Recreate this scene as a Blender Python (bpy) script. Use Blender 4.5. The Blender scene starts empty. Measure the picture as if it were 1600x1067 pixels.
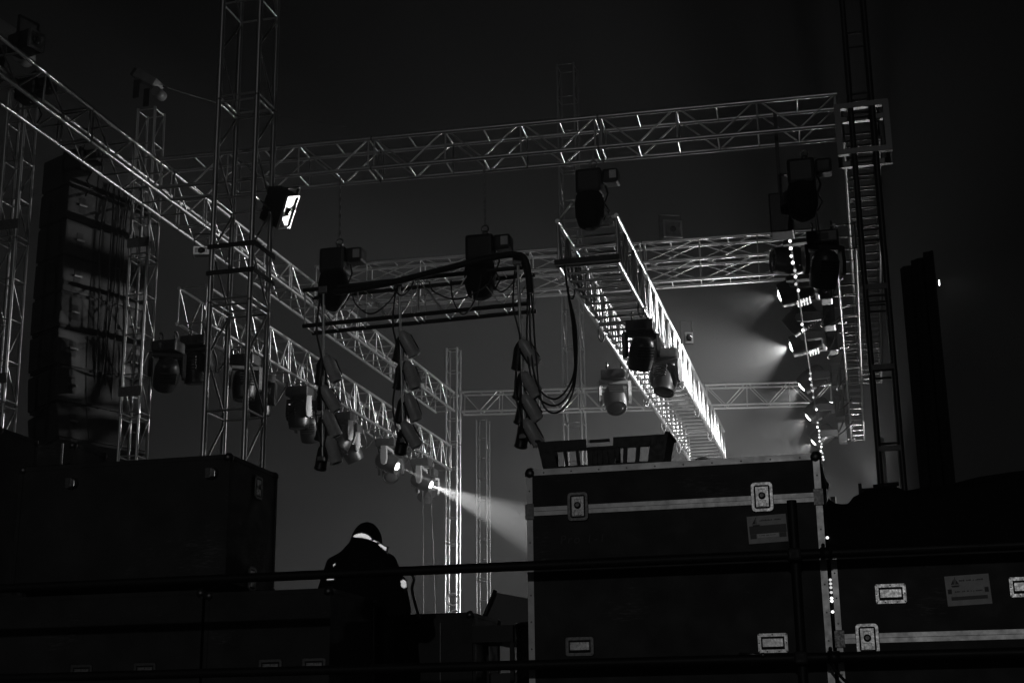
import bpy, bmesh, math, random
from mathutils import Vector, Matrix, Euler, Quaternion
from mathutils.bvhtree import BVHTree
R_ = math.radians
PI = math.pi
random.seed(11)
scene = bpy.context.scene
COL = scene.collection

# ------------------------------------------------------------------ camera
cam_data = bpy.data.cameras.new('camera')
cam_data.sensor_width = 36.0
cam_data.lens = 2222.0 / 1600.0 * 36.0
cam_data.clip_start = 0.05
cam_data.clip_end = 600.0
cam = bpy.data.objects.new('camera', cam_data)
COL.objects.link(cam)
cam.matrix_world = (Matrix.Translation((0, 0, 1.6)) @ Matrix.Rotation(R_(14.3), 4, 'Z')
                    @ Matrix.Rotation(R_(90 + 15.7), 4, 'X') @ Matrix.Rotation(R_(-0.7), 4, 'Z'))
scene.camera = cam

# ------------------------------------------------------------------ sky, moonlight, exposure
SUN_EL, SUN_AZ = 10.0, 177.0          # degrees; azimuth clockwise from +Y, so the light comes from behind the camera
world = bpy.data.worlds.new('World')
scene.world = world
world.use_nodes = True
wn, wl = world.node_tree.nodes, world.node_tree.links
wn.clear()
sky = wn.new('ShaderNodeTexSky')
sky.sky_type = 'NISHITA'
sky.sun_disc = False
sky.sun_elevation = R_(SUN_EL)
sky.sun_rotation = R_(SUN_AZ)
bw = wn.new('ShaderNodeRGBToBW')
bg = wn.new('ShaderNodeBackground')
bg.inputs['Strength'].default_value = 0.0005
wo = wn.new('ShaderNodeOutputWorld')
wl.new(sky.outputs['Color'], bw.inputs['Color'])
wl.new(bw.outputs['Val'], bg.inputs['Color'])
wl.new(bg.outputs['Background'], wo.inputs['Surface'])

sun_data = bpy.data.lights.new('moonlight', 'SUN')
sun_data.energy = 0.08
sun_data.angle = R_(0.8)
sun_data.color = (1, 1, 1)
sun = bpy.data.objects.new('moonlight', sun_data)
COL.objects.link(sun)
sd = Vector((math.sin(R_(SUN_AZ)) * math.cos(R_(SUN_EL)), math.cos(R_(SUN_AZ)) * math.cos(R_(SUN_EL)), math.sin(R_(SUN_EL))))
sun.rotation_euler = sd.to_track_quat('Z', 'Y').to_euler()
sun.location = (0, -6, 12)

scene.view_settings.view_transform = 'Standard'
scene.view_settings.look = 'None'
scene.view_settings.exposure = 0.0
scene.view_settings.gamma = 1.0
scene.view_settings.use_curve_mapping = False
scene.cycles.volume_bounces = 0
scene.cycles.max_bounces = 4
scene.cycles.sample_clamp_indirect = 2.0

HAZE_DENSITY = 0.007

# ------------------------------------------------------------------ materials
def mat(name, base=0.5, metal=0.0, rough=0.5, noise=0.0, nscale=20.0, rnoise=0.0, bump=0.0, bscale=60.0, scratch=0.0, spec=0.5):
    m = bpy.data.materials.new(name)
    m.use_nodes = True
    nt = m.node_tree
    p = nt.nodes['Principled BSDF']
    p.inputs['Base Color'].default_value = (base, base, base, 1)
    p.inputs['Metallic'].default_value = metal
    p.inputs['Roughness'].default_value = rough
    p.inputs['Specular IOR Level'].default_value = spec
    tc = nt.nodes.new('ShaderNodeTexCoord')
    def tex(scale, detail=4.0):
        n = nt.nodes.new('ShaderNodeTexNoise')
        n.inputs['Scale'].default_value = scale
        n.inputs['Detail'].default_value = detail
        nt.links.new(tc.outputs['Object'], n.inputs['Vector'])
        return n
    def remap(src, a, b, lo=0.3, hi=0.7):
        r = nt.nodes.new('ShaderNodeMapRange')
        r.inputs['From Min'].default_value = lo
        r.inputs['From Max'].default_value = hi
        r.inputs['To Min'].default_value = a
        r.inputs['To Max'].default_value = b
        nt.links.new(src, r.inputs['Value'])
        return r.outputs['Result']
    if noise:
        n = tex(nscale)
        nt.links.new(remap(n.outputs['Fac'], base * (1 - noise), base * (1 + noise)), p.inputs['Base Color'])
    if rnoise:
        n = tex(nscale * 2.3)
        nt.links.new(remap(n.outputs['Fac'], max(0.05, rough - rnoise), min(1, rough + rnoise)), p.inputs['Roughness'])
    if bump:
        n = tex(bscale, 6.0)
        b = nt.nodes.new('ShaderNodeBump')
        b.inputs['Strength'].default_value = bump
        b.inputs['Distance'].default_value = 0.01
        nt.links.new(n.outputs['Fac'], b.inputs['Height'])
        nt.links.new(b.outputs['Normal'], p.inputs['Normal'])
    return m

def emit_mat(name, strength):
    m = bpy.data.materials.new(name)
    m.use_nodes = True
    p = m.node_tree.nodes['Principled BSDF']
    p.inputs['Base Color'].default_value = (0.8, 0.8, 0.8, 1)
    p.inputs['Emission Color'].default_value = (1, 1, 1, 1)
    p.inputs['Emission Strength'].default_value = strength
    return m

M = {}
M['alu'] = mat('aluminium_tube', 0.68, 1.0, 0.38, noise=0.12, nscale=3.0, rnoise=0.08)
M['dimmed_alu'] = mat('dimmed_tube', 0.20, 1.0, 0.45, rnoise=0.06)  # aluminium tube darkened in colour, standing in for little light on it
M['black_alu'] = mat('black_tube', 0.10, 0.9, 0.36, rnoise=0.05)
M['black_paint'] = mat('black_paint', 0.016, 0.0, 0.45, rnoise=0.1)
M['rail_paint'] = mat('rail_black_paint', 0.016, 0.0, 0.55, rnoise=0.1)
M['fixture'] = mat('fixture_plastic', 0.03, 0.0, 0.38, rnoise=0.08)
M['fixture_grey'] = mat('fixture_grey_shell', 0.20, 0.0, 0.42, noise=0.1, rnoise=0.08)
M['laminate'] = mat('black_laminate', 0.06, 0.0, 0.6, noise=0.3, nscale=4, rnoise=0.08, bump=0.03, bscale=300, spec=0.3)
def add_scuffs(m, pale, lo_, hi_):
    nt = m.node_tree
    p = nt.nodes['Principled BSDF']
    tc = nt.nodes.new('ShaderNodeTexCoord'); mp = nt.nodes.new('ShaderNodeMapping'); mp.inputs['Scale'].default_value = (3.0, 3.0, 22.0)
    n1 = nt.nodes.new('ShaderNodeTexNoise'); n1.inputs['Scale'].default_value = 5.0; n1.inputs['Detail'].default_value = 9.0; n1.inputs['Roughness'].default_value = 0.75
    n2 = nt.nodes.new('ShaderNodeTexNoise'); n2.inputs['Scale'].default_value = 2.2
    ml = nt.nodes.new('ShaderNodeMath'); ml.operation = 'MULTIPLY'
    rg = nt.nodes.new('ShaderNodeMapRange'); rg.inputs['From Min'].default_value = lo_; rg.inputs['From Max'].default_value = hi_
    mx = nt.nodes.new('ShaderNodeMix'); mx.data_type = 'RGBA'
    old = p.inputs['Base Color'].links[0].from_socket
    nt.links.new(tc.outputs['Object'], mp.inputs['Vector']); nt.links.new(mp.outputs['Vector'], n1.inputs['Vector']); nt.links.new(tc.outputs['Object'], n2.inputs['Vector'])
    nt.links.new(n1.outputs['Fac'], ml.inputs[0]); nt.links.new(n2.outputs['Fac'], ml.inputs[1]); nt.links.new(ml.outputs['Value'], rg.inputs['Value'])
    nt.links.new(rg.outputs['Result'], mx.inputs['Factor']); nt.links.new(old, mx.inputs['A']); mx.inputs['B'].default_value = (pale, pale, pale, 1)
    nt.links.new(mx.outputs['Result'], p.inputs['Base Color'])
add_scuffs(M['laminate'], 0.22, 0.34, 0.48)
M['trim'] = mat('case_trim_aluminium', 0.58, 1.0, 0.43, noise=0.16, nscale=9, rnoise=0.06, bump=0.02, bscale=25)
M['steel'] = mat('zinc_steel', 0.62, 1.0, 0.34, noise=0.25, nscale=35, rnoise=0.10, bump=0.05, bscale=80)
M['steel_dark'] = mat('dull_steel', 0.22, 1.0, 0.45, noise=0.25, nscale=45, rnoise=0.1)
M['recess'] = mat('dark_recess', 0.008, 0.0, 0.6)
M['rubber'] = mat('black_rubber', 0.012, 0.0, 0.6, rnoise=0.1)
M['cable'] = mat('cable_rubber', 0.02, 0.0, 0.32)
M['plastic'] = mat('crate_plastic', 0.016, 0.0, 0.45, rnoise=0.1, noise=0.2)
M['cloth'] = mat('black_cloth', 0.018, 0.0, 0.9, bump=0.4, bscale=40, spec=0.1)
M['drape'] = mat('black_drape', 0.018, 0.0, 0.95, spec=0.05)
M['jacket'] = mat('dark_jacket', 0.015, 0.0, 0.85, bump=0.8, bscale=14, spec=0.15)
M['skin'] = mat('skin', 0.28, 0.0, 0.55)
M['tape'] = mat('reflective_tape', 0.95, 1.0, 0.30, noise=0.06, nscale=60)
M['paper'] = mat('label_paper', 0.72, 0.0, 0.45, noise=0.12, nscale=25)
M['paper_light'] = mat('label_strip_paper', 0.92, 0.0, 0.33, noise=0.08, nscale=60)
M['ink'] = mat('label_ink', 0.12, 0.0, 0.6)
M['ink_band'] = mat('label_band', 0.2, 0.0, 0.6, noise=0.1)
M['stencil'] = mat('stencil_paint', 0.12, 0.0, 0.7)
M['speaker'] = mat('speaker_box_paint', 0.027, 0.0, 0.55, noise=0.15, nscale=5, bump=0.1, bscale=200)
M['speaker_dark'] = mat('speaker_gap', 0.008, 0.0, 0.7)
M['head_paint'] = mat('head_block_paint', 0.22, 0.2, 0.5, noise=0.2, nscale=8)
M['pale'] = mat('pale_plate', 0.55, 0.3, 0.45, noise=0.15, nscale=12)
M['tarp'] = mat('grey_tarpaulin', 0.22, 0.0, 0.7, noise=0.1, nscale=4)
M['gauze'] = mat('pale_gauze', 0.5, 0.0, 0.9, noise=0.3, nscale=30)
M['flood_face'] = mat('floodlight_reflector', 0.42, 0.9, 0.36, noise=0.3, nscale=14, bump=0.1, bscale=12)
gz = M['gauze'].node_tree
tl_ = gz.nodes.new('ShaderNodeBsdfTranslucent'); tl_.inputs['Color'].default_value = (0.7, 0.7, 0.7, 1)
mx_ = gz.nodes.new('ShaderNodeMixShader'); mx_.inputs['Fac'].default_value = 0.6
out_ = [n for n in gz.nodes if n.type == 'OUTPUT_MATERIAL'][0]
gz.links.new(gz.nodes['Principled BSDF'].outputs['BSDF'], mx_.inputs[1]); gz.links.new(tl_.outputs['BSDF'], mx_.inputs[2]); gz.links.new(mx_.outputs['Shader'], out_.inputs['Surface'])
M['board'] = mat('grey_board', 0.10, 0.0, 0.6, noise=0.2, nscale=6)
M['deck'] = mat('stage_deck_plywood', 0.045, 0.0, 0.6, noise=0.3, nscale=3)
M['ground'] = mat('trampled_ground', 0.06, 0.0, 0.9, noise=0.4, nscale=1.5, bump=0.5, bscale=8)
M['glass_off'] = mat('unlit_lens', 0.04, 0.0, 0.15)
M['can_shell'] = mat('brushed_can_shell', 0.8, 0.1, 0.36, noise=0.1, rnoise=0.08)
M['lens_on'] = emit_mat('lit_lens', 30.0)
M['lens_edge'] = emit_mat('lit_lens_soft', 9.0)
M['led'] = emit_mat('led_pixel', 2.2)
M['led_dim'] = emit_mat('led_pixel_dim', 0.7)
M['led_hot'] = emit_mat('led_pixel_hot', 5.0)

# ------------------------------------------------------------------ basic helpers
def link(o, parent=None):
    COL.objects.link(o)
    if parent is not None:
        o.parent = parent
    return o

def tag(o, label=None, cat=None, group=None, kind=None):
    if label: o['label'] = label
    if cat: o['category'] = cat
    if group: o['group'] = group
    if kind: o['kind'] = kind
    return o

def thing(name, label, cat, loc=(0, 0, 0), rot=None, group=None):
    o = bpy.data.objects.new(name, None)
    o.empty_display_size = 0.1
    COL.objects.link(o)
    o.location = loc
    if rot is not None:
        o.rotation_mode = 'QUATERNION'
        o.rotation_quaternion = rot
    return tag(o, label, cat, group)

class MB:
    """collects closed shapes into one mesh"""
    def __init__(self):
        self.bm = bmesh.new()
    def box(self, x0, x1, y0, y1, z0, z1, bev=0.0, M4=None):
        r = bmesh.ops.create_cube(self.bm, size=1.0)
        vs = r['verts']
        for v in vs:
            v.co = Vector(((x0 + x1) / 2 + v.co.x * (x1 - x0), (y0 + y1) / 2 + v.co.y * (y1 - y0), (z0 + z1) / 2 + v.co.z * (z1 - z0)))
        if bev:
            es = list({e for v in vs for e in v.link_edges})
            rr = bmesh.ops.bevel(self.bm, geom=es, offset=bev, segments=2, affect='EDGES', profile=0.6)
            vs = list({v for f in rr['faces'] for v in f.verts} | {v for v in vs if v.is_valid})
        if M4 is not None:
            for v in vs:
                v.co = M4 @ v.co
        return self
    def cyl(self, a, b, r0, r1=None, n=10, smooth=True):
        a, b = Vector(a), Vector(b)
        r1 = r0 if r1 is None else r1
        d = b - a
        q = d.to_track_quat('Z', 'Y')
        ra, rb = [], []
        for i in range(n):
            t = 2 * PI * i / n
            u = q @ Vector((math.cos(t), math.sin(t), 0))
            ra.append(self.bm.verts.new(a + u * r0)); rb.append(self.bm.verts.new(b + u * r1))
        for i in range(n):
            j = (i + 1) % n
            f = self.bm.faces.new((ra[i], ra[j], rb[j], rb[i])); f.smooth = smooth
        self.bm.faces.new(list(reversed(ra))); self.bm.faces.new(rb)
        return self
    def lathe(self, prof, n=20, M4=None):
        """prof: list of (r, z) from bottom to top"""
        rings = []
        for r, z in prof:
            ring = []
            for i in range(n):
                t = 2 * PI * i / n
                c = Vector((r * math.cos(t), r * math.sin(t), z))
                ring.append(self.bm.verts.new(M4 @ c if M4 is not None else c))
            rings.append(ring)
        for k in range(len(rings) - 1):
            for i in range(n):
                j = (i + 1) % n
                f = self.bm.faces.new((rings[k][i], rings[k][j], rings[k + 1][j], rings[k + 1][i])); f.smooth = True
        self.bm.faces.new(list(reversed(rings[0]))); self.bm.faces.new(rings[-1])
        return self
    def loft(self, rings, cap=True):
        """rings: list of lists of points"""
        vr = [[self.bm.verts.new(Vector(p)) for p in ring] for ring in rings]
        n = len(vr[0])
        for k in range(len(vr) - 1):
            for i in range(n):
                j = (i + 1) % n
                f = self.bm.faces.new((vr[k][i], vr[k][j], vr[k + 1][j], vr[k + 1][i])); f.smooth = True
        if cap:
            self.bm.faces.new(list(reversed(vr[0]))); self.bm.faces.new(vr[-1])
        return self
    def tube(self, pts, r, n=8, radii=None):
        pts = [Vector(p) for p in pts]
        rings = []
        up = None
        for i, p in enumerate(pts):
            d = (pts[min(i + 1, len(pts) - 1)] - pts[max(i - 1, 0)]).normalized()
            if up is None:
                up = d.orthogonal().normalized()
            else:
                up = (up - d * up.dot(d)).normalized()
            w = d.cross(up)
            rr = radii[i] if radii else r
            rings.append([p + (up * math.cos(2 * PI * k / n) + w * math.sin(2 * PI * k / n)) * rr for k in range(n)])
        return self.loft(rings)
    def prism(self, poly, d, axis='y'):
        """poly: list of (u, v) in the x-z plane, extruded along y from 0 to d"""
        a = [self.bm.verts.new((u, 0, v)) for u, v in poly]
        b = [self.bm.verts.new((u, d, v)) for u, v in poly]
        n = len(a)
        self.bm.faces.new(a); self.bm.faces.new(list(reversed(b)))
        for i in range(n):
            j = (i + 1) % n
            self.bm.faces.new((a[j], a[i], b[i], b[j]))
        return self
    def mesh(self, name, m):
        bmesh.ops.recalc_face_normals(self.bm, faces=self.bm.faces[:])
        me = bpy.data.meshes.new(name)
        self.bm.to_mesh(me)
        self.bm.free()
        me.materials.append(m)
        return me
    def build(self, name, m, parent=None, loc=None):
        o = bpy.data.objects.new(name, self.mesh(name, m))
        link(o, parent)
        if loc is not None:
            o.location = loc
        return o

def inst(name, me, parent=None, loc=(0, 0, 0), rot=None, scale=None):
    o = bpy.data.objects.new(name, me)
    link(o, parent)
    o.location = loc
    if rot is not None:
        o.rotation_mode = 'QUATERNION'
        o.rotation_quaternion = rot
    if scale is not None:
        o.scale = scale
    return o

_cyl = {}
def cyl_mesh(name, m, n):
    k = (m.name, n)
    if k not in _cyl:
        _cyl[k] = MB().cyl((0, 0, 0), (0, 0, 1), 1.0, n=n).mesh(name, m)
    return _cyl[k]

def bar(name, a, b, r, m, parent, n=8):
    a, b = Vector(a), Vector(b)
    d = b - a
    return inst(name, cyl_mesh(name, m, n), parent, a, d.to_track_quat('Z', 'Y'), (r, r, d.length))

def frame_quat(xdir, zref=(0, 0, 1)):
    x = Vector(xdir).normalized()
    z = Vector(zref)
    z = (z - x * z.dot(x)).normalized()
    y = z.cross(x)
    return Matrix((x, y, z)).transposed().to_quaternion()

# ------------------------------------------------------------------ structure: ground, deck, haze
g = MB().box(-80, 80, -14, 78, -0.5, 0.0).build('ground', M['ground']); tag(g, kind='structure')
dk = MB()
nx, ny = 9, 13
deck_root = MB().box(-12.0, 6.0, 7.15, 33.15, 1.18, 1.375).build('stage_floor', M['black_paint']); tag(deck_root, kind='structure')
pm = MB().box(0, 1.99, 0, 1.99, 0, 0.025, bev=0.003).mesh('deck_panel', M['deck'])
for i in range(nx):
    for j in range(ny):
        inst('deck_panel', pm, deck_root, (-12.0 + 2 * i + 0.005, 7.15 + 2 * j + 0.005, 1.375))
lg = MB().cyl((0, 0, 0), (0, 0, 1.18), 0.03, n=8).mesh('deck_leg', M['steel_dark'])
for i in range(10):
    inst('deck_leg', lg, deck_root, (-11.9 + 1.977 * i, 7.3, 0.0))

hz = MB().box(-84, 84, -18, 82, -1.5, 17.0).build('haze', bpy.data.materials.new('night_haze')); tag(hz, kind='stuff')
hm = hz.data.materials[0]
hm.use_nodes = True
hn = hm.node_tree
for n in list(hn.nodes):
    if n.type != 'OUTPUT_MATERIAL':
        hn.nodes.remove(n)
pv = hn.nodes.new('ShaderNodeVolumePrincipled')
pv.inputs['Color'].default_value = (0.85, 0.85, 0.85, 1)
pv.inputs['Density'].default_value = HAZE_DENSITY
pv.inputs['Anisotropy'].default_value = 0.15
hn.links.new(pv.outputs['Volume'], [n for n in hn.nodes if n.type == 'OUTPUT_MATERIAL'][0].inputs['Volume'])

# ------------------------------------------------------------------ trusses and towers
def truss(name, label, cat, p0, p1, w, h, sec=2.6, bays=3, rc=0.024, rb=0.011, zref=(0, 0, 1), mid=True, levels=2,
          style='v', m=None, group=None, join=False, mbr=None, faces='ynzp', nchord=10):
    """box truss from p0 to p1: local x along it, the section is 0..w in y and 0..h in z"""
    m = m or M['alu']
    p0, p1 = Vector(p0), Vector(p1)
    L = (p1 - p0).length
    root = thing(name, label, cat, p0, frame_quat(p1 - p0, zref), group)
    zs = [h * k / (levels - 1) for k in range(levels)]
    ys = [0.0, w]
    nsec = max(1, round(L / sec))
    sl = L / nsec
    for y in ys:
        for z in zs:
            for s in range(nsec):
                bar('chord', (s * sl + 0.012, y, z), ((s + 1) * sl - 0.012, y, z), rc, m, root, nchord)
                if s:
                    bar('coupler', (s * sl - 0.05, y, z), (s * sl + 0.05, y, z), rc * 0.72, M['steel_dark'] if m is M['alu'] else m, root, 8)
    mb = MB() if join else None
    def br(a, b, r=rb):
        if join:
            mb.cyl(a, b, r, n=5)
        else:
            bar('brace', a, b, r, mbr or m, root, 6)
    for s in range(nsec):
        bl = sl / bays
        for b in range(bays + 1):
            x = s * sl + b * bl
            if b == 0: x += 0.035
            if b == bays: x -= 0.035
            last = (b == bays) and (s < nsec)
            for z in zs:
                br((x, 0, z), (x, w, z))
            for y in ys:
                for k in range(levels - 1):
                    br((x, y, zs[k]), (x, y, zs[k + 1]))
            if b < bays:
                x0, x1 = s * sl + b * bl + 0.035, s * sl + (b + 1) * bl - 0.035
                xm = (x0 + x1) / 2
                if mid:
                    for z in (zs[0], zs[-1]):
                        br((xm, 0, z), (xm, w, z))
                for k in range(levels - 1):
                    za, zb = zs[k], zs[k + 1]
                    for y in ys:
                        if style == 'v':
                            br((xm, y, za), (x0, y, zb)); br((xm, y, za), (x1, y, zb))
                        elif style == 'z':
                            if (b + s * bays) % 2: br((x0, y, za), (x1, y, zb))
                            else: br((x0, y, zb), (x1, y, za))
                        elif style == 'x':
                            br((x0, y, za), (x1, y, zb)); br((x0, y, zb), (x1, y, za))
                if 'd' in faces:
                    for z in (zs[0], zs[-1]):
                        if (b + s * bays) % 2: br((x0, 0, z), (x1, w, z))
                        else: br((x0, w, z), (x1, 0, z))
    if join:
        o = mb.build('bracing', m, root); o['kind'] = 'stuff'
    return root

ZY = (0, 1, 0)
front_truss = truss('cross_truss', 'long aluminium box truss crossing the top of the picture with wide-spaced bright rungs', 'truss',
      (-7.86, 14.06, 7.9), (-0.03, 14.46, 7.9), 0.38, 0.36, sec=2.61, bays=3)
main_left = truss('side_truss', 'upper left box truss running back from the top left corner to the far tower', 'truss',
      (-7.9, 9.9, 7.9), (-7.9, 26.3, 7.9), 0.38, 0.37, sec=2.73, bays=3)
light_left = truss('lighting_truss', 'lower left truss carrying the row of hanging moving lights', 'truss',
      (-7.93, 15.55, 6.7), (-7.93, 26.2, 6.7), 0.38, 0.47, sec=2.66, bays=4, mid=False)
far_cross = truss('deep_cross_truss', 'deep three-chord cross truss behind the chain hoists at mid height', 'truss',
      (-7.85, 18.85, 7.88), (-0.5, 19.36, 7.88), 0.28, 0.6, sec=2.45, bays=3, levels=3, style='x', rb=0.009, rc=0.026)
back_truss = truss('back_truss', 'farthest low cross truss spanning from the far tower into the bright haze', 'truss',
      (-7.85, 26.5, 7.93), (-0.6, 26.95, 7.72), 0.3, 0.40, sec=2.4, bays=3)
bright_truss = truss('centre_truss', 'brightly lit wide centre truss running away from the camera above the big case', 'truss',
      (-2.50, 14.5, 6.62), (-2.64, 26.4, 6.64), 0.66, 0.53, sec=2.38, bays=4, rc=0.028, rb=0.016)
right_ladder = truss('ladder_truss', 'narrow right truss seen from below like a ladder beside the sideways moving lights', 'truss',
      (0.03, 15.9, 7.0), (-0.09, 27.2, 7.0), 0.23, 0.30, sec=2.83, bays=6, style='z', rb=0.008, rc=0.017, mid=False, m=M['dimmed_alu'])
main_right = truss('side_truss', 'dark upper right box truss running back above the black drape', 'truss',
      (0.37, 14.9, 7.9), (0.30, 26.4, 7.9), 0.38, 0.37, sec=2.87, bays=4, m=M['black_paint'])  # black colour in place of aluminium, so the rungs look unlit
hang_truss = truss('short_truss', 'short black truss on two chain hoists holding the three pipes of cans', 'truss',
      (-6.05, 14.22, 6.10), (-3.42, 14.30, 6.16), 0.30, 0.42, sec=1.32, bays=2, m=M['black_paint'], mbr=M['alu'], rb=0.008)

T3 = truss('lattice_tower', 'large dark lattice tower in front, left of the picture centre', 'tower',
      (-6.70, 13.28, 1.4), (-6.73, 13.28, 10.9), 0.46, 0.46, sec=2.38, bays=2, rc=0.03, rb=0.013, zref=ZY, mid=False)
T2 = truss('lattice_tower', 'slim lattice tower with a slanted head block beside the loudspeaker column', 'tower',
      (-8.66, 15.0, 1.4), (-8.72, 15.0, 9.45), 0.24, 0.24, sec=2.0, bays=4, rc=0.02, rb=0.009, zref=ZY, mid=False, style='z')
T1 = truss('lattice_tower', 'slim lattice tower at the left edge of the picture', 'tower',
      (-9.80, 14.0, 1.4), (-9.92, 14.0, 9.45), 0.24, 0.24, sec=2.0, bays=4, rc=0.02, rb=0.009, zref=ZY, mid=False, style='z')
T13 = truss('lattice_tower', 'dark lattice tower silhouetted against bright haze at the right', 'tower',
      (0.07, 14.35, 1.4), (0.09, 14.35, 10.4), 0.22, 0.34, sec=2.25, bays=3, rc=0.03, rb=0.012, zref=ZY, mid=False, style='z', m=M['black_paint'])  # backlit silhouette put into the colour as black
T9 = truss('lattice_tower', 'bright-edged far tower standing behind the light beam', 'tower',
      (-8.19, 26.6, 1.4), (-8.15, 26.6, 9.3), 0.22, 0.24, sec=2.0, bays=4, rc=0.024, rb=0.010, zref=ZY, mid=False, style='z', join=True)
T10 = truss('lattice_tower', 'faint far tower inside the light beam, right of the bright-edged tower', 'tower',
      (-8.80, 31.0, 1.4), (-8.78, 31.0, 8.8), 0.24, 0.26, sec=2.0, bays=4, rc=0.022, rb=0.010, zref=ZY, mid=False, style='z', join=True, m=M['dimmed_alu'])
T11 = truss('lattice_tower', 'dim tall back tower behind the centre truss reaching above the cross truss', 'tower',
      (-6.00, 27.6, 1.4), (-5.95, 27.6, 15.8), 0.37, 0.4, sec=2.4, bays=3, rc=0.024, rb=0.011, zref=ZY, mid=False, style='z', join=True, m=M['dimmed_alu'])

# extra pieces on towers
def sub_box(name, root, m, args, bev=0.0):
    return MB().box(*args, bev=bev).build(name, m, root)
for t in (T1, T2):
    for x in (4.25, 6.15):
        sub_box('clamp_band', t, M['steel_dark'], (x, x + 0.12, -0.03, 0.27, -0.03, -0.015))
# sleeve block of the right tower
for z in (0.0, 0.36):
    for x in (6.1, 6.62):
        MB().box(x, x + 0.06, -0.11, 0.33, z - 0.03, z + 0.03).build('sleeve_bar', M['black_alu'], T13)
for y in (-0.14, 0.36):
    for z in (0.0, 0.36):
        MB().box(6.1, 6.68, y - 0.03, y + 0.03, z - 0.031, z + 0.031).build('sleeve_bar', M['black_alu'], T13)
for x in (1.95, 2.92, 3.75, 4.6):
    MB().box(x, x + 0.055, 0.0, 0.22, -0.032, -0.012).build('plate', M['black_paint'], T13)
for x in (5.05, 5.35):
    MB().box(x, x + 0.05, -0.04, 0.50, -0.045, -0.03).build('sleeve_bar', M['black_alu'], T3)
    MB().box(x, x + 0.05, 0.50, 0.515, -0.045, 0.5).build('sleeve_bar', M['black_alu'], T3)

def tower_head(label, base, ang, s=1.0):
    r = thing('tower_head', label, 'head block', base)
    a = Matrix.Rotation(ang, 4, 'Y')
    MB().box(-0.26 * s, 0.22 * s, -0.12, 0.12, 0.0, 0.17 * s, bev=0.02, M4=a).build('housing', M['head_paint'], r)
    MB().cyl((0.25 * s, -0.09, -0.20 * s), (0.25 * s, 0.09, -0.20 * s), 0.09 * s, n=16).build('pulley', M['head_paint'], r)
    MB().box(-0.34 * s, -0.262 * s, -0.10, 0.10, 0.0, 0.16 * s, bev=0.01, M4=a).build('motor', M['black_paint'], r)
    for y in (0.125, -0.14):
        MB().box(-0.16 * s, -0.04 * s, y, y + 0.015, -0.32 * s, 0.02).build('side_plate', M['black_paint'], r)
    return r
tower_head('slanted pale head block on top of the slim tower beside the loudspeakers', (-8.66, 15.08, 9.80), R_(33), 0.72)
tower_head('larger slanted pale head block cut by the top left corner', (-9.78, 13.6, 9.84), R_(36), 1.2)

# ------------------------------------------------------------------ moving lights
mh = {}
STG0 = 1.4
b = MB().box(-0.17, 0.17, -0.13, 0.13, -0.14, 0.0, bev=0.02)
mh['base'] = b.mesh('base', M['fixture'])
mh['panel'] = MB().box(-0.07, 0.07, -0.137, -0.131, -0.11, -0.04).mesh('display_panel', M['glass_off'])
b = MB()
for s in (0,):
    b.cyl((s * 0.10, 0, 0.0), (s * 0.10, 0, 0.045), 0.018, n=8)
    b.tube([(s * 0.10, 0.045 * math.cos(t), 0.085 + 0.045 * math.sin(t)) for t in [PI * (1.1 + 1.7 * k / 9) for k in range(10)]], 0.012, 6)
mh['clamp'] = b.mesh('clamp', M['steel_dark'])
def yoke_mesh(m):
    b = MB()
    b.box(-0.20, 0.20, -0.055, 0.055, -0.20, -0.145, bev=0.012)
    for s in (-1, 1):
        poly = [(-0.055, -0.15), (0.055, -0.15), (0.065, -0.36), (0.045, -0.45), (0.0, -0.47), (-0.045, -0.45), (-0.065, -0.36)]
        bm2 = MB()
        x0 = s * 0.205 - 0.022
        va = [b.bm.verts.new((x0, u, v)) for u, v in poly]
        vb = [b.bm.verts.new((x0 + 0.044, u * 0.8, v)) for u, v in poly]
        b.bm.faces.new(va); b.bm.faces.new(list(reversed(vb)))
        for i in range(7):
            j = (i + 1) % 7
            b.bm.faces.new((va[j], va[i], vb[i], vb[j]))
        bm2.bm.free()
    return b.mesh('yoke', m)
mh['yoke'] = yoke_mesh(M['fixture'])
mh['yoke_grey'] = yoke_mesh(M['fixture_grey'])  # lighter grey copy puts the highlights on the arms into the colour
def head_mesh(m):
    b = MB().lathe([(0.05, 0.19), (0.09, 0.185), (0.125, 0.15), (0.15, 0.07), (0.155, 0.0), (0.155, -0.06), (0.15, -0.14), (0.14, -0.20), (0.142, -0.21), (0.128, -0.212), (0.124, -0.19)][::-1], 20)
    for k in range(5):
        z = 0.10 + 0.0 - k * 0.035
        b.box(-0.10, 0.10, 0.145, 0.165, z - 0.008, z + 0.008); b.box(-0.10, 0.10, -0.165, -0.145, z - 0.008, z + 0.008)
    return b.mesh('head', m)
mh['head'] = head_mesh(M['fixture'])
mh['head_grey'] = head_mesh(M['fixture_grey'])
def lens_mesh(name, m):
    return MB().lathe([(0.03, -0.222), (0.08, -0.218), (0.122, -0.205), (0.122, -0.195)], 20).mesh(name, m)
mh['lens'] = lens_mesh('lens', M['glass_off'])
mh['lens_on'] = lens_mesh('lens', M['lens_on'])

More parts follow.
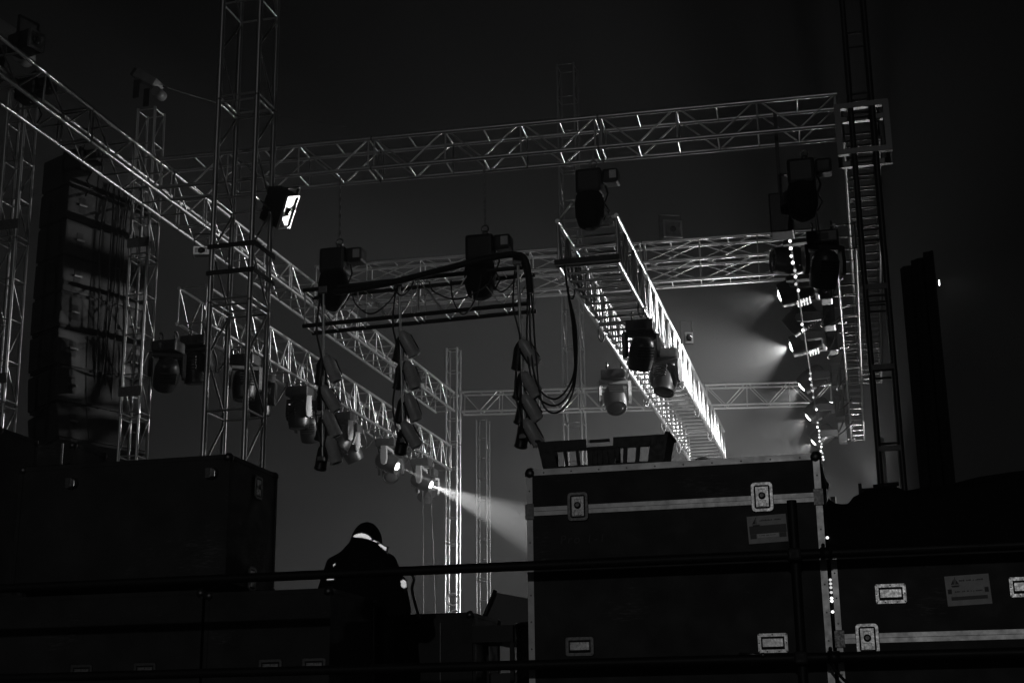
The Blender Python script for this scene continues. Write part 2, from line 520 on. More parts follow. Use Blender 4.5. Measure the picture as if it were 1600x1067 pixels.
def moving_light(label, loc, up=(0, 0, 1), pan=0.0, tilt=0.0, lit=None, grey=False, pale_yoke=False, group=None, s=1.0, lens_s=1.0, front=(0, -1, 0), aim=None):
    """up points from the fixture to what it is clamped to; lit = (watts, cone degrees, blend)"""
    q = frame_quat(Vector(front).cross(Vector(up)) * -1.0, up)
    r = thing('moving_light', label, 'stage light', loc, q, group)
    if aim is not None:
        al = q.inverted() @ Vector(aim).normalized()
        pan = math.atan2(-al.x, al.y)
        a2 = Matrix.Rotation(-pan, 3, 'Z') @ al
        tilt = math.atan2(a2.y, -a2.z)
    r.scale = (s, s, s)
    inst('base', mh['base'], r)
    inst('display_panel', mh['panel'], r)
    for cx in (-0.1, 0.1):
        inst('clamp', mh['clamp'], r, (cx, 0, 0))
    y = inst('yoke', mh['yoke_grey' if (grey or pale_yoke) else 'yoke'], r)
    y.rotation_euler = (0, 0, pan)
    hmat = Matrix.Rotation(pan, 4, 'Z') @ Matrix.Translation((0, 0, -0.39)) @ Matrix.Rotation(tilt, 4, 'X')
    h = inst('head', mh['head'], r)
    h.matrix_local = hmat
    l = inst('lens', mh['lens_on' if lit else 'lens'], h, (0, 0, 0.0), None, (lens_s, lens_s, 1.0))
    if lit:
        ld = bpy.data.lights.new('lamp', 'SPOT')
        ld.energy = lit[0]
        ld.spot_size = R_(lit[1])
        ld.spot_blend = lit[2]
        ld.shadow_soft_size = 0.02 if lens_s > 0.52 else 0.015
        lo = bpy.data.objects.new('lamp', ld)
        link(lo, h)
        lo.location = (0, 0, -0.25 if lens_s > 0.52 else -0.24)
    return r

# row under the lower left truss
GL = 'moving lights hung in a row under the lower left truss'
words = ['nearest', 'second', 'third', 'fourth', 'fifth', 'sixth', 'seventh', 'eighth', 'ninth', 'tenth', 'eleventh', 'twelfth', 'thirteenth']
ys = [15.75, 16.75, 17.7, 18.6, 19.5, 20.35, 21.2, 22.42, 23.2, 24.30, 25.3]
for i, y in enumerate(ys):
    if i == 9:
        lab, lit, pan, tilt = 'moving light throwing the broad white beam across the stage behind the big case', (15000, 28, 0.6), 0, 0
    elif i == 7:
        lab, lit, pan, tilt = 'small lit moving light with a thin beam just left of the broad beam', (9000, 8, 0.5), 0, 0
    else:
        lab, lit = '%s moving light from the near end under the lower left truss, unlit' % words[i], None
        pan, tilt = random.uniform(-0.8, 0.8), random.uniform(-0.9, 0.9)
    mlt = moving_light(lab, (-8.12 + (0.2 if i % 2 else 0.0), y, 6.56), pan=pan, tilt=tilt, lit=lit, group=GL, pale_yoke=bool(lit) or i % 3 == 1, lens_s=0.5 if lit else 1.0, aim=(1.0, 0.05, -0.47) if lit else None)
# outriggers beyond the near end of that truss
moving_light('moving light hanging low at the near end of the lower left truss, tilted outward', (-8.30, 15.35, 6.40), pan=0.6, tilt=0.9, group=GL)

# sideways fixtures on the right ladder truss
GR = 'moving lights mounted sideways on the right ladder truss'
rt = [(16.55, None, 'dark unlit moving light nearest on the right ladder truss'),
      (17.75, (420, 84, 1.0), 'big dark sideways moving light, lit, uppermost lit one of the right row'),
      (19.0, None, 'unlit moving light with a pale yoke between the two brightest right lamps'),
      (20.3, (2300, 100, 1.0), 'sideways moving light giving the brightest glow in the right haze'),
      (22.5, (700, 92, 0.8), 'hazy moving light just below the brightest right lamp'),
      (24.8, (700, 92, 0.8), 'hazy lit moving light low on the right row beside the pixel string'),
      (27.05, (700, 92, 0.8), 'farthest lit moving light at the bottom of the right row')]
for i, (y, lit, lab) in enumerate(rt):
    moving_light(lab, (-0.29 + 0.006 * i - 0.013 * (y - 16), y, 7.12), up=(1, 0, 0), front=(0, -1, 0), pan=0.3 * (i % 3), tilt=R_(-20 + 30 * (i % 2)),
                 lit=lit, group=GR, s=1.12, pale_yoke=i in (2, 3, 5), aim=[None, (-1, -0.03, -0.25), (-1, 0.2, -0.7), (-1, -0.03, -0.25), (-1, 0.06, -0.7), (-1, 0.06, -0.7), (-1, 0.06, -0.7)][i], lens_s=0.55)

# heads on the bright centre truss
GC = 'moving lights hung under the bright centre truss'
moving_light('black moving light head hanging first under the bright centre truss', (-2.62, 16.7, 6.56), pan=0.5, tilt=0.5, group=GC)
moving_light('moving light with a pale yoke arm, second under the bright centre truss', (-2.52, 18.1, 6.56), pan=-0.5, tilt=-0.35, grey=True, group=GC)
moving_light('moving light with a pale arched yoke at the left edge of the bright centre truss', (-3.36, 18.9, 6.54), pan=0.35, tilt=-0.6, grey=True, group=GC)

# ------------------------------------------------------------------ floor lamps on the stage (behind the cases)
def stand_lamp(label, loc, h0, aim, watts, cone):
    r = thing('stand_light', label, 'stage light', loc, None, 'lit lights on stands on the stage')
    MB().cyl((0, 0, 0.3), (0, 0, h0), 0.03, n=10).build('pole', M['black_paint'], r)
    for k in range(3):
        t = 2 * PI * k / 3 + 0.4
        MB().cyl((0.03 * math.cos(t), 0.03 * math.sin(t), 0.9), (0.6 * math.cos(t), 0.6 * math.sin(t), 0.03), 0.018, n=8).build('leg', M['black_paint'], r)
    b = MB()
    b.box(-0.22, 0.22, -0.05, 0.05, h0, h0 + 0.03, bev=0.006); b.box(-0.22, -0.18, -0.05, 0.05, h0 + 0.031, h0 + 0.36); b.box(0.18, 0.22, -0.05, 0.05, h0 + 0.031, h0 + 0.36)
    b.build('yoke', M['fixture'], r)
    h = inst('head', mh['head'], r, (0, 0, h0 + 0.32), (-Vector(aim)).to_track_quat('Z', 'Y'))
    inst('lens', mh['lens_on'], h)
    ld = bpy.data.lights.new('lamp', 'SPOT')
    ld.energy = watts; ld.spot_size = R_(cone); ld.spot_blend = 0.8; ld.shadow_soft_size = 0.1
    lo = bpy.data.objects.new('lamp', ld); link(lo, h); lo.location = (0, 0, -0.32)
    return r
stand_lamp('lit light on a tall stand at the back right, aimed back at the trusses', (0.75, 24.6, STG0), 2.4, (-0.40, -0.82, 0.46), 1350, 50)
stand_lamp('lit light on a stand aimed upward, the middle one at the back right', (0.75, 22.4, STG0), 2.3, (-0.8, 0.3, 0.34), 1700, 84)
stand_lamp('lit light on a very tall stand aimed straight up behind the dark tower', (0.10, 26.0, STG0), 3.75, (-0.10, 0.15, 1.0), 650, 80)
stand_lamp('lit light on a low stand at mid stage, aimed up at the centre truss', (-1.3, 20.6, STG0), 0.5, (-1.3, -1.4, 5.0), 700, 36)
stand_lamp('lit light on a stand farthest back at the right of the stage', (0.35, 27.4, STG0), 2.6, (-0.8, 0.2, 0.32), 2900, 88)

# ------------------------------------------------------------------ hoists, chains, cables
def hoist(label, loc, s=1.0, label_side=True, grp=None, yaw=0.0, bag=True):
    r = thing('chain_hoist', label, 'chain hoist', loc, Quaternion((0, 0, 1), yaw), grp)
    r.scale = (s, s, s)
    MB().box(-0.20, 0.11, -0.13, 0.13, -0.30, 0.0, bev=0.04).build('motor', M['black_paint'], r)
    if bag:
        MB().lathe([(0.06, -0.72), (0.13, -0.68), (0.17, -0.55), (0.175, -0.42), (0.155, -0.31), (0.12, -0.28)], 16, Matrix.Translation((-0.055, -0.02, 0))).build('chain_bag', M['cloth'], r)
    b = MB().cyl((0, 0, 0), (0, 0, 0.06), 0.035, n=10)
    b.tube([(0.04 * math.cos(t), 0, 0.09 + 0.04 * math.sin(t)) for t in [2 * PI * k / 12 for k in range(13)]], 0.012, 6)
    b.build('hook', M['steel_dark'], r)
    g_ = MB().box(0.115, 0.30, -0.10, 0.10, -0.19, -0.02, bev=0.03).build('gear_cover', M['black_paint'], r)
    if label_side:
        MB().box(0.20, 0.28, -0.108, -0.101, -0.15, -0.05, bev=0.003).build('name_plate', M['pale'], g_)
    MB().tube([(0.13, 0.02, -0.19), (0.16, 0.0, -0.30), (0.12, -0.02, -0.42), (0.17, -0.02, -0.52), (0.10, 0, -0.62)], 0.011, 6).build('cable_tail', M['cable'], r)
    return r
GH = 'chain hoists holding the short black truss'
hoist('black chain hoist hanging at the left end of the short black truss', (-5.68, 14.37, 7.02), 1.0, True, GH)
hoist('black chain hoist hanging at the right part of the short black truss', (-3.97, 14.42, 7.02), 1.02, True, GH)
h12 = hoist('chain hoist with a pale lit cover above the near end of the bright centre truss', (-2.72, 14.42, 7.66), 0.95, True)
def chain(label, a, b, step=0.05):
    a, b = Vector(a), Vector(b)
    n = int((b - a).length / step)
    m = MB()
    for k in range(n):
        p = a.lerp(b, (k + 0.5) / n)
        if k % 2: m.box(p.x - 0.014, p.x + 0.014, p.y - 0.004, p.y + 0.004, p.z - 0.03, p.z + 0.03)
        else: m.box(p.x - 0.004, p.x + 0.004, p.y - 0.014, p.y + 0.014, p.z - 0.03, p.z + 0.03)
    return tag(m.build('hoist_chain', M['steel_dark']), label, 'chain')
chain('left hoist chain hanging from the long cross truss', (-5.68, 14.35, 7.9), (-5.68, 14.37, 7.15))
chain('right hoist chain hanging from the long cross truss', (-3.97, 14.40, 7.9), (-3.97, 14.42, 7.15))
chain('short hoist chain above the bright centre truss', (-2.72, 14.42, 7.92), (-2.72, 14.42, 7.78))

def cable(label, pts, r, m=None, cat='cable', name='cable', n=24, group=None):
    """smooth curve through the points"""
    P = [Vector(p) for p in pts]
    out = []
    for i in range(len(P) - 1):
        p0, p1, p2, p3 = P[max(i - 1, 0)], P[i], P[i + 1], P[min(i + 2, len(P) - 1)]
        for k in range(8):
            t = k / 8
            out.append(0.5 * ((2 * p1) + (p2 - p0) * t + (2 * p0 - 5 * p1 + 4 * p2 - p3) * t * t + (3 * p1 - p0 - 3 * p2 + p3) * t ** 3))
    out.append(P[-1])
    return tag(MB().tube(out, r, 7).build(name, m or M['cable']), label, cat, group)

cable('thick black cable bundle lying along the short black truss', [(-5.62, 14.1, 6.42), (-5.0, 14.08, 6.46), (-4.3, 14.1, 6.58), (-3.9, 14.1, 6.64), (-3.55, 14.1, 6.66), (-3.42, 14.08, 6.55), (-3.38, 14.08, 6.2)], 0.036, M['rubber'])
GL2 = 'cables looping from the can pipe to the bright centre truss'
for k, (dx, dz) in enumerate([(0, 0), (0.04, 0.07), (0.09, -0.08)]):
    cable('%s of the three black cables looping from the right can pipe to the bright truss' % ['outer', 'middle', 'lowest'][k],
          [(-3.5 + dx * 0.3, 14.2, 6.6), (-3.43 + dx * 0.4, 14.15, 6.3), (-3.44 + dx, 14.15, 5.6), (-3.36 + dx * 0.6, 14.2, 5.12 + dz), (-3.15, 14.25, 5.0 + dz), (-2.98, 14.3, 5.25 + dz), (-2.98 + dx * 0.4, 14.35, 5.8), (-3.04, 14.4, 6.3), (-3.08, 14.45, 6.62)], 0.011)
cable('thin wire sagging from the slim tower head towards the cross truss', [(-8.40, 15.02, 9.72), (-8.0, 16.6, 10.05), (-7.8, 19.9, 11.2)], 0.009, M['fixture'], 'wire', 'guy_wire')
GW = 'thin guy wires left of the bright-edged tower'
cable('vertical thin wire left of the bright-edged far tower', [(-8.13, 25, 6.6), (-8.1, 25, 4.0), (-8.08, 25, 1.42)], 0.010, M['fixture'], 'wire', 'guy_wire', group=GW)
cable('slightly slanted thin wire next to the bright-edged far tower', [(-7.99, 25, 6.6), (-7.9, 25, 4.6), (-7.78, 25, 1.42)], 0.010, M['fixture'], 'wire', 'guy_wire', group=GW)
for k, (x, z, lab) in enumerate([(-7.93, 4.22, 'upper coiled cable ring hanging on the foot of the far tower'), (-7.88, 3.90, 'lower coiled cable ring half hidden behind the black box')]):
    b = MB()
    for j in range(3):
        b.tube([(x + (0.10 + 0.008 * j) * math.cos(t), 26.3 - 0.03 * j, z + (0.10 + 0.008 * j) * math.sin(t)) for t in [2 * PI * q / 20 for q in range(21)]], 0.012, 6)
    tag(b.build('cable_coil', M['fixture_grey']), lab, 'cable coil', 'cable coils on the far tower')

rnd = random.Random(5)
for k in range(10):
    y = 16.2 + 0.92 * k
    x = -8.02 - 0.1 * (k % 2)
    cable('%s power cable loop under the lower left truss counted from the near end' % words[k], [(x, y - 0.35, 6.62), (x + 0.05, y - 0.2, 6.40 - 0.1 * rnd.random()), (x - 0.03, y, 6.32 - 0.14 * rnd.random()), (x + 0.02, y + 0.2, 6.45), (x, y + 0.4, 6.64)], 0.012, group='cable loops under the lower left truss')
for k in range(6):
    y = 16.2 + 1.7 * k
    cable('%s cable loop beside the right ladder truss counted from the near end' % words[k], [(-0.24, y, 7.25), (-0.36, y + 0.15, 6.98), (-0.42 - 0.1 * rnd.random(), y + 0.4, 6.80 - 0.1 * rnd.random()), (-0.34, y + 0.7, 6.9), (-0.25, y + 0.95, 7.05)], 0.012, group='cable loops on the right ladder truss')
for k in range(11):
    y = 15.3 + 0.95 * k
    side = k % 2
    x = (-2.52 if side else -3.18) - 0.011 * (y - 14.5)
    cable('%s strap loop on the lower chords of the bright centre truss from the near end' % words[k], [(x - 0.03, y, 6.66), (x - 0.035, y + 0.02, 6.56), (x, y + 0.04, 6.50), (x + 0.035, y + 0.02, 6.56), (x + 0.03, y, 6.66)], 0.010, M['fixture_grey'], 'strap', 'strap', group='strap loops on the bright centre truss')
cable('black cable run clipped along the left lower chord of the bright centre truss', [(-3.12, 14.6, 6.70), (-3.16, 17, 6.69), (-3.2, 20, 6.71), (-3.24, 23, 6.69), (-3.28, 26, 6.70)], 0.016, M['rubber'])
for k, (x, ln, dp) in enumerate([(-5.45, 0.55, 0.30), (-4.95, 0.22, 0.12), (-4.55, 0.75, 0.22), (-4.3, 0.35, 0.40), (-3.85, 0.3, 0.18)]):
    cable('%s thin cable sagging below the short black truss from the left' % words[k], [(x, 14.2, 6.47), (x + 0.1 * ln, 14.16, 6.47 - 0.6 * dp), (x + 0.45 * ln, 14.15, 6.45 - dp), (x + 0.85 * ln, 14.16, 6.46 - 0.55 * dp), (x + ln, 14.2, 6.5)], 0.009, group='thin cables on the short black truss')
for i_, (px_, zz) in enumerate([(-5.79, 6.4), (-4.90, 6.4), (-3.54, 6.5)]):
    cable('cable taped down the %s pipe of cans' % ['left', 'middle', 'right'][i_], [(px_ - 0.03, 14.17, zz), (px_ - 0.05, 14.15, zz - 0.4), (px_ + 0.02, 14.16, zz - 0.8), (px_ - 0.04, 14.15, zz - 1.3), (px_ + 0.03, 14.17, zz - 1.7)], 0.011, group='cables on the pipes of cans')

# sling at the near end of the bright truss
b = MB()
for k in range(7):
    p = Vector((-2.70 + 0.026 * k, 14.42, 7.32 - 0.045 * k))
    b.lathe([(0.012, -0.028), (0.034, -0.018), (0.034, 0.018), (0.012, 0.028)], 10, Matrix.Translation(p) @ Matrix.Rotation(R_(32), 4, 'Y'))
tag(b.build('round_sling', M['pale']), 'short pale sling of shackles tied to the near corner of the bright centre truss', 'sling')
cable('thin rod slanting over the near left corner of the bright centre truss', [(-3.12, 14.45, 7.15), (-2.98, 14.45, 7.33)], 0.012, M['alu'], 'rod', 'bridle_rod')
sb = MB().box(-3.18, -2.46, 14.38, 14.44, 6.60, 6.66, bev=0.006)
tag(sb.build('spreader_bar', M['black_paint']), 'black spreader bar across the near end of the bright centre truss', 'bar')

# ------------------------------------------------------------------ pipes with cans
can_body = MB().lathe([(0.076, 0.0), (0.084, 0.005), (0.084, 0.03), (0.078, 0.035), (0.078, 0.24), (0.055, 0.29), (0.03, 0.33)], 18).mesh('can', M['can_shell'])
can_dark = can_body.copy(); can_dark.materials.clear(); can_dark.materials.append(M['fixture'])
can_lens = MB().lathe([(0.02, -0.012), (0.05, -0.008), (0.074, 0.004), (0.074, 0.012)], 18).mesh('lens', M['glass_off'])
b = MB()
for s in (-1, 1):
    b.box(s * 0.092 - 0.004, s * 0.092 + 0.004, -0.018, 0.018, 0.05, 0.24)
b.box(-0.096, 0.096, -0.018, 0.018, 0.236, 0.244)
can_yoke = b.mesh('bracket', M['black_paint'])
pipes = [(-5.79, -5.755, 6.5, 4.60, 'left'), (-4.90, -4.835, 6.5, 4.74, 'middle'), (-3.545, -3.495, 6.62, 4.70, 'right')]
offs = {'left': [5.62, 5.30, 4.98, 4.66], 'middle': [5.80, 5.48, 5.12, 4.78], 'right': [5.60, 5.28, 4.98, 4.72]}
for x0, x1, zt, zb, nm in pipes:
    r = thing('hanging_pipe', '%s vertical pipe of cans under the short black truss' % nm, 'pipe', (x0, 14.2, zt), None, 'pipes of cans under the short black truss')
    bar('tube', (0, 0, 0), (x1 - x0, 0, zb - zt), 0.016, M['alu'], r, 10)
    MB().box(-0.05, 0.05, -0.04, 0.05, -0.05, 0.03, bev=0.008).build('clamp', M['steel_dark'], r)
    MB().box(-0.055 + x1 - x0, 0.02 + x1 - x0, -0.03, 0.03, zb - zt - 0.05, zb - zt, bev=0.006).build('end_bracket', M['steel_dark'], r)
    for k, z in enumerate(offs[nm]):
        for side in (1, -1):
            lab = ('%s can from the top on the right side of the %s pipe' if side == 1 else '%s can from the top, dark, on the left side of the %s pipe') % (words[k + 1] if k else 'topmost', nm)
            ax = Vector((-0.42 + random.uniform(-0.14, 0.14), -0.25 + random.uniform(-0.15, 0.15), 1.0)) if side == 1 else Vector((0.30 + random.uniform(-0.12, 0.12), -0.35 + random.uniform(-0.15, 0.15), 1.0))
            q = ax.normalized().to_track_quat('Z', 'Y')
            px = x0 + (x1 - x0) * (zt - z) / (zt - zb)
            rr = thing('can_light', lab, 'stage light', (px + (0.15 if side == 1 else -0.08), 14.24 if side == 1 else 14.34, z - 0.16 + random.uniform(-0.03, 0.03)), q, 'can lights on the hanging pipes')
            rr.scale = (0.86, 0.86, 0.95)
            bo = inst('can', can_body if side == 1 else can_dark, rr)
            inst('lens', can_lens, bo)
            inst('bracket', can_yoke, rr).rotation_euler = (0, 0, R_(90))

# ------------------------------------------------------------------ small lights on the trusses
def flood(label, loc, rot, w=0.34, h=0.22, d=0.3, face='pale'):
    r = thing('floodlight', label, 'floodlight', loc, rot)
    MB().box(-w / 2, w / 2, 0.0, d, -h / 2, h / 2, bev=0.015).build('housing', M['black_paint'], r)
    b = MB()
    b.box(-w / 2, w / 2, -0.03, -0.001, h / 2 - 0.02, h / 2); b.box(-w / 2, w / 2, -0.03, -0.001, -h / 2, -h / 2 + 0.02)
    b.box(-w / 2, -w / 2 + 0.02, -0.03, -0.001, -h / 2 + 0.021, h / 2 - 0.021); b.box(w / 2 - 0.02, w / 2, -0.03, -0.001, -h / 2 + 0.021, h / 2 - 0.021)
    b.build('rim', M['alu'], r)
    MB().box(-w / 2 + 0.021, w / 2 - 0.021, -0.012, -0.002, -h / 2 + 0.021, h / 2 - 0.021).build('reflector', M['flood_face'], r)
    MB().lathe([(0.045, 0.0), (0.04, 0.02), (0.02, 0.03)], 14, Matrix.Translation((0, -0.012, 0)) @ Matrix.Rotation(R_(90), 4, 'X')).build('bulb', M['glass_off'], r)
    b = MB(); b.box(-w / 2 - 0.03, -w / 2 - 0.022, 0.1, 0.14, -0.05, 0.26); b.box(w / 2 + 0.022, w / 2 + 0.03, 0.1, 0.14, -0.05, 0.26); b.box(-w / 2 - 0.03, w / 2 + 0.03, 0.1, 0.14, 0.26, 0.268)
    b.build('bracket', M['black_paint'], r)
    return r
flood('tilted floodlight with a shiny face clamped to the right of the large front tower', (-6.08, 13.78, 7.31),
      Matrix.Rotation(R_(88), 3, 'Z').to_quaternion() @ Matrix.Rotation(R_(33), 3, 'X').to_quaternion() @ Matrix.Rotation(R_(64), 3, 'Y').to_quaternion(), 0.40, 0.22, 0.26)
flood('small oval-faced floodlight hanging left of the large front tower', (-7.73, 15.0, 7.42), Matrix.Rotation(R_(15), 3, 'Z').to_quaternion(), 0.19, 0.10, 0.1)
flood('dim floodlight standing on the deep cross truss right of the bright truss', (-2.52, 19.4, 8.72), Matrix.Rotation(R_(25), 3, 'Z').to_quaternion(), 0.28, 0.26, 0.25)
flood('dark floodlight on the near part of the upper left truss with a pale edge', (-7.9, 11.5, 8.52), Matrix.Rotation(R_(75), 3, 'Z').to_quaternion(), 0.2, 0.2, 0.3)
flood('tiny round lamp floating right of the bright centre truss', (-2.13, 17.5, 6.53), Matrix.Rotation(R_(20), 3, 'Z').to_quaternion(), 0.10, 0.14, 0.06)
hoist('array hoist hanging under the near part of the upper left truss', (-8.15, 11.9, 8.3), 0.8, False, 'hoists of the loudspeaker column', bag=False)
hoist('black hoist above the loudspeaker column under the upper left truss', (-8.6, 13.6, 8.25), 0.9, False, 'hoists of the loudspeaker column', bag=False)

# upper right dark cluster
hb = thing('hanging_box', 'black box hanging at the top of the pixel string', 'speaker box', (-0.72, 14.6, 7.0))
MB().box(-0.12, 0.12, -0.15, 0.15, -0.24, 0.2, bev=0.015).build('cabinet', M['black_paint'], hb)
MB().box(-0.02, 0.02, -0.02, 0.02, 0.2, 1.2).build('hanger', M['black_paint'], hb)
hoist('dark chain hoist at the top right above the sideways moving lights', (-0.42, 13.9, 7.30), 0.9, False)
moving_light('dark moving light right under the top right chain hoist', (-0.32, 14.9, 6.85), pan=0.4, tilt=0.5)
flood('dull floodlight beside the top right chain hoist', (-0.52, 14.2, 7.05), Matrix.Rotation(R_(35), 3, 'Z').to_quaternion(), 0.2, 0.14, 0.2)
st = thing('hanging_pipe', 'dark pipe hanging down in front of the right ladder truss', 'pipe', (-0.40, 15.4, 7.5))
bar('tube', (0, 0, 0), (0.06, 0.2, -1.1), 0.02, M['black_alu'], st, 8)

# pixel string along the right row
ps = thing('pixel_string', 'string of small bright pixel lamps running along the right row of moving lights', 'light string', (-0.66, 14.82, 6.8))
e = Vector((-0.90 + 0.66, 28.0 - 14.82, 0.0))
bar('cord', (0, 0, 0.02), e + Vector((0, 0, 0.02)), 0.012, M['rubber'], ps, 6)
led = MB().lathe([(0.004, -0.018), (0.013, -0.013), (0.018, 0.0), (0.013, 0.013), (0.004, 0.018)], 8).mesh('pixel_lamp', M['led'])
led_v = [led, led.copy(), led.copy()]
led_v[1].materials[0] = M['led_dim']; led_v[2].materials[0] = M['led_hot']
yl = [14.84 + 0.262 * k for k in range(8)] + [18.2, 18.5, 20.85, 21.2, 21.6, 22.0, 22.4, 23.3] + [24.4 + 0.31 * k for k in range(12)]
for y in yl:
    t = (y - 14.82) / 13.18
    inst('pixel_lamp', random.choice(led_v), ps, e * t + Vector((random.uniform(-0.015, 0.015), 0, -0.012 + random.uniform(-0.01, 0.01))))
ps2 = thing('pixel_string', 'short pixel string end glinting in the gap between the two right cases', 'light string', (-0.2545, 7.68, 2.66))
bar('cord', (0, 0.012, 0.05), (-0.001, 0.012, -0.50), 0.004, M['rubber'], ps2, 6)
led2 = MB().lathe([(0.002, -0.007), (0.006, -0.005), (0.008, 0.0), (0.006, 0.005), (0.002, 0.007)], 8).mesh('pixel_lamp', M['led'])
led2d = led2.copy(); led2d.materials[0] = M['led_dim']
for z in (-0.045, -0.08, -0.265, -0.285, -0.305, -0.33, -0.36, -0.375, -0.43):
    inst('pixel_lamp', led2 if z < -0.34 or z > -0.06 else led2d, ps2, (0, 0, z))

# ------------------------------------------------------------------ loudspeaker column
GA = 'loudspeaker boxes of the flown column'
C0 = Vector((-9.60, 14.95, 8.95))
wdir = Vector((0.42, 0.907, 0)).normalized()          # along the back of the boxes
ddir = Vector((-0.907, 0.42, 0))                      # from the back to the mouth
bh = 0.475
tiltacc = 0.0
pos = Vector((0, 0, 0))
aq = Matrix((wdir, ddir, Vector((0, 0, 1)))).transposed().to_quaternion()
sp = {}
for k in range(8):
    ang = [0, 0, 0, 0, R_(1), R_(2), R_(4), R_(6)][k]
    tiltacc += ang
    rot = aq @ Quaternion((1, 0, 0), -tiltacc)
    r = thing('loudspeaker_box', '%s loudspeaker box of the flown column at the left' % ('topmost' if k == 0 else ('lowest' if k == 7 else words[k] + ' from the top')),
              'loudspeaker', C0 + aq @ pos, rot, GA)
    if not sp:
        b = MB()
        W, D, Hh = 1.30, 0.62, bh - 0.035
        va = [(0, 0, -0.0), (W, 0, 0), (W, D, -0.0), (0, D, -0.0)]
        b.box(0.0, W, 0.0, D, -Hh, 0.0, bev=0.012)
        sp['cab'] = b.mesh('cabinet', M['speaker'])
        b = MB(); b.box(0.42, 0.86, -0.008, -0.001, -Hh + 0.01, -0.01); sp['amp'] = b.mesh('amp_panel', M['speaker_dark'])
        b = MB()
        b.box(0, 0.09, -0.004, -0.0005, -0.20, -0.12); b.box(0, 0.09, -0.004, -0.0005, -0.32, -0.24); b.box(0.02, 0.07, -0.003, -0.0005, -0.24, -0.20)
        sp['rec'] = b.mesh('handle_recess', M['speaker_dark'])
        b = MB()
        if True:
            b.box(-0.015, 0.105, -0.03, -0.006, -0.235, -0.205, bev=0.006)
        sp['grip'] = b.mesh('handle', M['steel_dark'])
        b = MB(); b.box(0.02, W - 0.02, 0.02, D - 0.02, -bh, -Hh - 0.0005); sp['gap'] = b.mesh('rigging_frame', M['speaker_dark'])
        b = MB(); b.box(0.03, W - 0.03, D + 0.001, D + 0.015, -Hh + 0.02, -0.02); sp['grille'] = b.mesh('grille', M['black_paint'])
    for n_, key in (('cabinet', 'cab'), ('amp_panel', 'amp'), ('handle_recess', 'rec'), ('handle', 'grip'), ('rigging_frame', 'gap'), ('grille', 'grille')):
        if key in ('rec', 'grip'):
            for hx in (0.17, 1.08):
                inst(n_, sp[key], r, (hx, 0, 0))
        else:
            inst(n_, sp[key], r)
    pos = pos + Quaternion((1, 0, 0), -tiltacc) @ Vector((0, 0, -bh))
for k in range(5):
    x = 0.52 + 0.09 * k
    p = [C0 + aq @ Vector((x + random.uniform(-0.05, 0.05), -0.05 - 0.02 * (k % 2), -0.3 - 0.75 * q)) for q in range(5)]
    cable('%s cable hanging down the back of the loudspeaker column' % words[k], p, 0.011, M['rubber'], group='cables on the loudspeaker column')

# ------------------------------------------------------------------ flight cases
def rr_ring(w, h, rad, border, d0, d1, m4=None, n=4, mb=None):
    """rounded rectangular ring in x-z, thick along -y from d0 to d1"""
    mb = mb or MB()
    def rr(w, h, rad):
        pts = []
        for cx, cz, a0 in ((w / 2 - rad, h / 2 - rad, 0), (-w / 2 + rad, h / 2 - rad, 90), (-w / 2 + rad, -h / 2 + rad, 180), (w / 2 - rad, -h / 2 + rad, 270)):
            for k in range(n + 1):
                a = R_(a0 + 90 * k / n)
                pts.append((cx + rad * math.cos(a), cz + rad * math.sin(a)))
        return pts
    o, i = rr(w, h, rad), rr(w - 2 * border, h - 2 * border, max(0.002, rad - border * 0.6))
    oc = rr(w - 0.006, h - 0.006, max(0.002, rad - 0.003))
    bm = mb.bm
    def ring(p, y): return [bm.verts.new((x, y, z)) for x, z in p]
    A, B, Cc, Dd = ring(o, d0), ring(oc, d1), ring(i, d1), ring(i, d0)
    N = len(o)
    for k in range(N):
        j = (k + 1) % N
        bm.faces.new((A[k], A[j], B[j], B[k])); bm.faces.new((B[k], B[j], Cc[j], Cc[k])); bm.faces.new((Cc[k], Cc[j], Dd[j], Dd[k])); bm.faces.new((Dd[k], Dd[j], A[j], A[k]))
    return mb

lat = {}
lat['frame'] = rr_ring(0.118, 0.160, 0.022, 0.017, 0.0, -0.006).mesh('latch', M['steel'])
lat['frame_dim'] = rr_ring(0.118, 0.160, 0.022, 0.017, 0.0, -0.006).mesh('latch', M['steel_dark'])  # darker copy: weaker light on these latches put into the metal colour
lat['dish'] = MB().box(-0.0415, 0.0415, -0.0025, -0.0005, -0.0625, 0.0625).mesh('dish', M['recess'])
b = MB().box(-0.033, 0.033, -0.0045, -0.003, -0.052, 0.054, bev=0.0)
b.box(-0.018, 0.018, -0.010, -0.0046, 0.008, 0.04, bev=0.002); b.box(-0.020, 0.020, -0.008, -0.0046, -0.05, -0.018, bev=0.002)
lat['plate'] = b.mesh('latch_plate', M['steel'])
lat['knob'] = MB().lathe([(0.019, 0.0), (0.018, 0.008), (0.010, 0.011)], 14, Matrix.Rotation(R_(90), 4, 'X') @ Matrix.Translation((0, 0.006, 0.0105))).mesh('key', M['steel_dark'])
b = rr_ring(0.158, 0.104, 0.013, 0.019, 0.0, -0.005)
lat['hframe'] = b.mesh('handle', M['steel'])
lat['hframe_dim'] = rr_ring(0.158, 0.104, 0.013, 0.019, 0.0, -0.005).mesh('handle', M['steel_dark'])  # same handle with less light on it put into a darker colour
lat['hdish'] = MB().box(-0.0595, 0.0595, -0.0025, -0.0005, -0.0325, 0.0325).mesh('dish', M['recess'])
lat['hplate'] = MB().box(-0.052, 0.052, -0.0042, -0.003, -0.018, 0.022).mesh('dish_plate', M['steel'])
lat['grip'] = MB().box(-0.052, 0.052, -0.016, -0.005, -0.030, -0.020, bev=0.004).mesh('grip', M['rubber'])
b = MB()
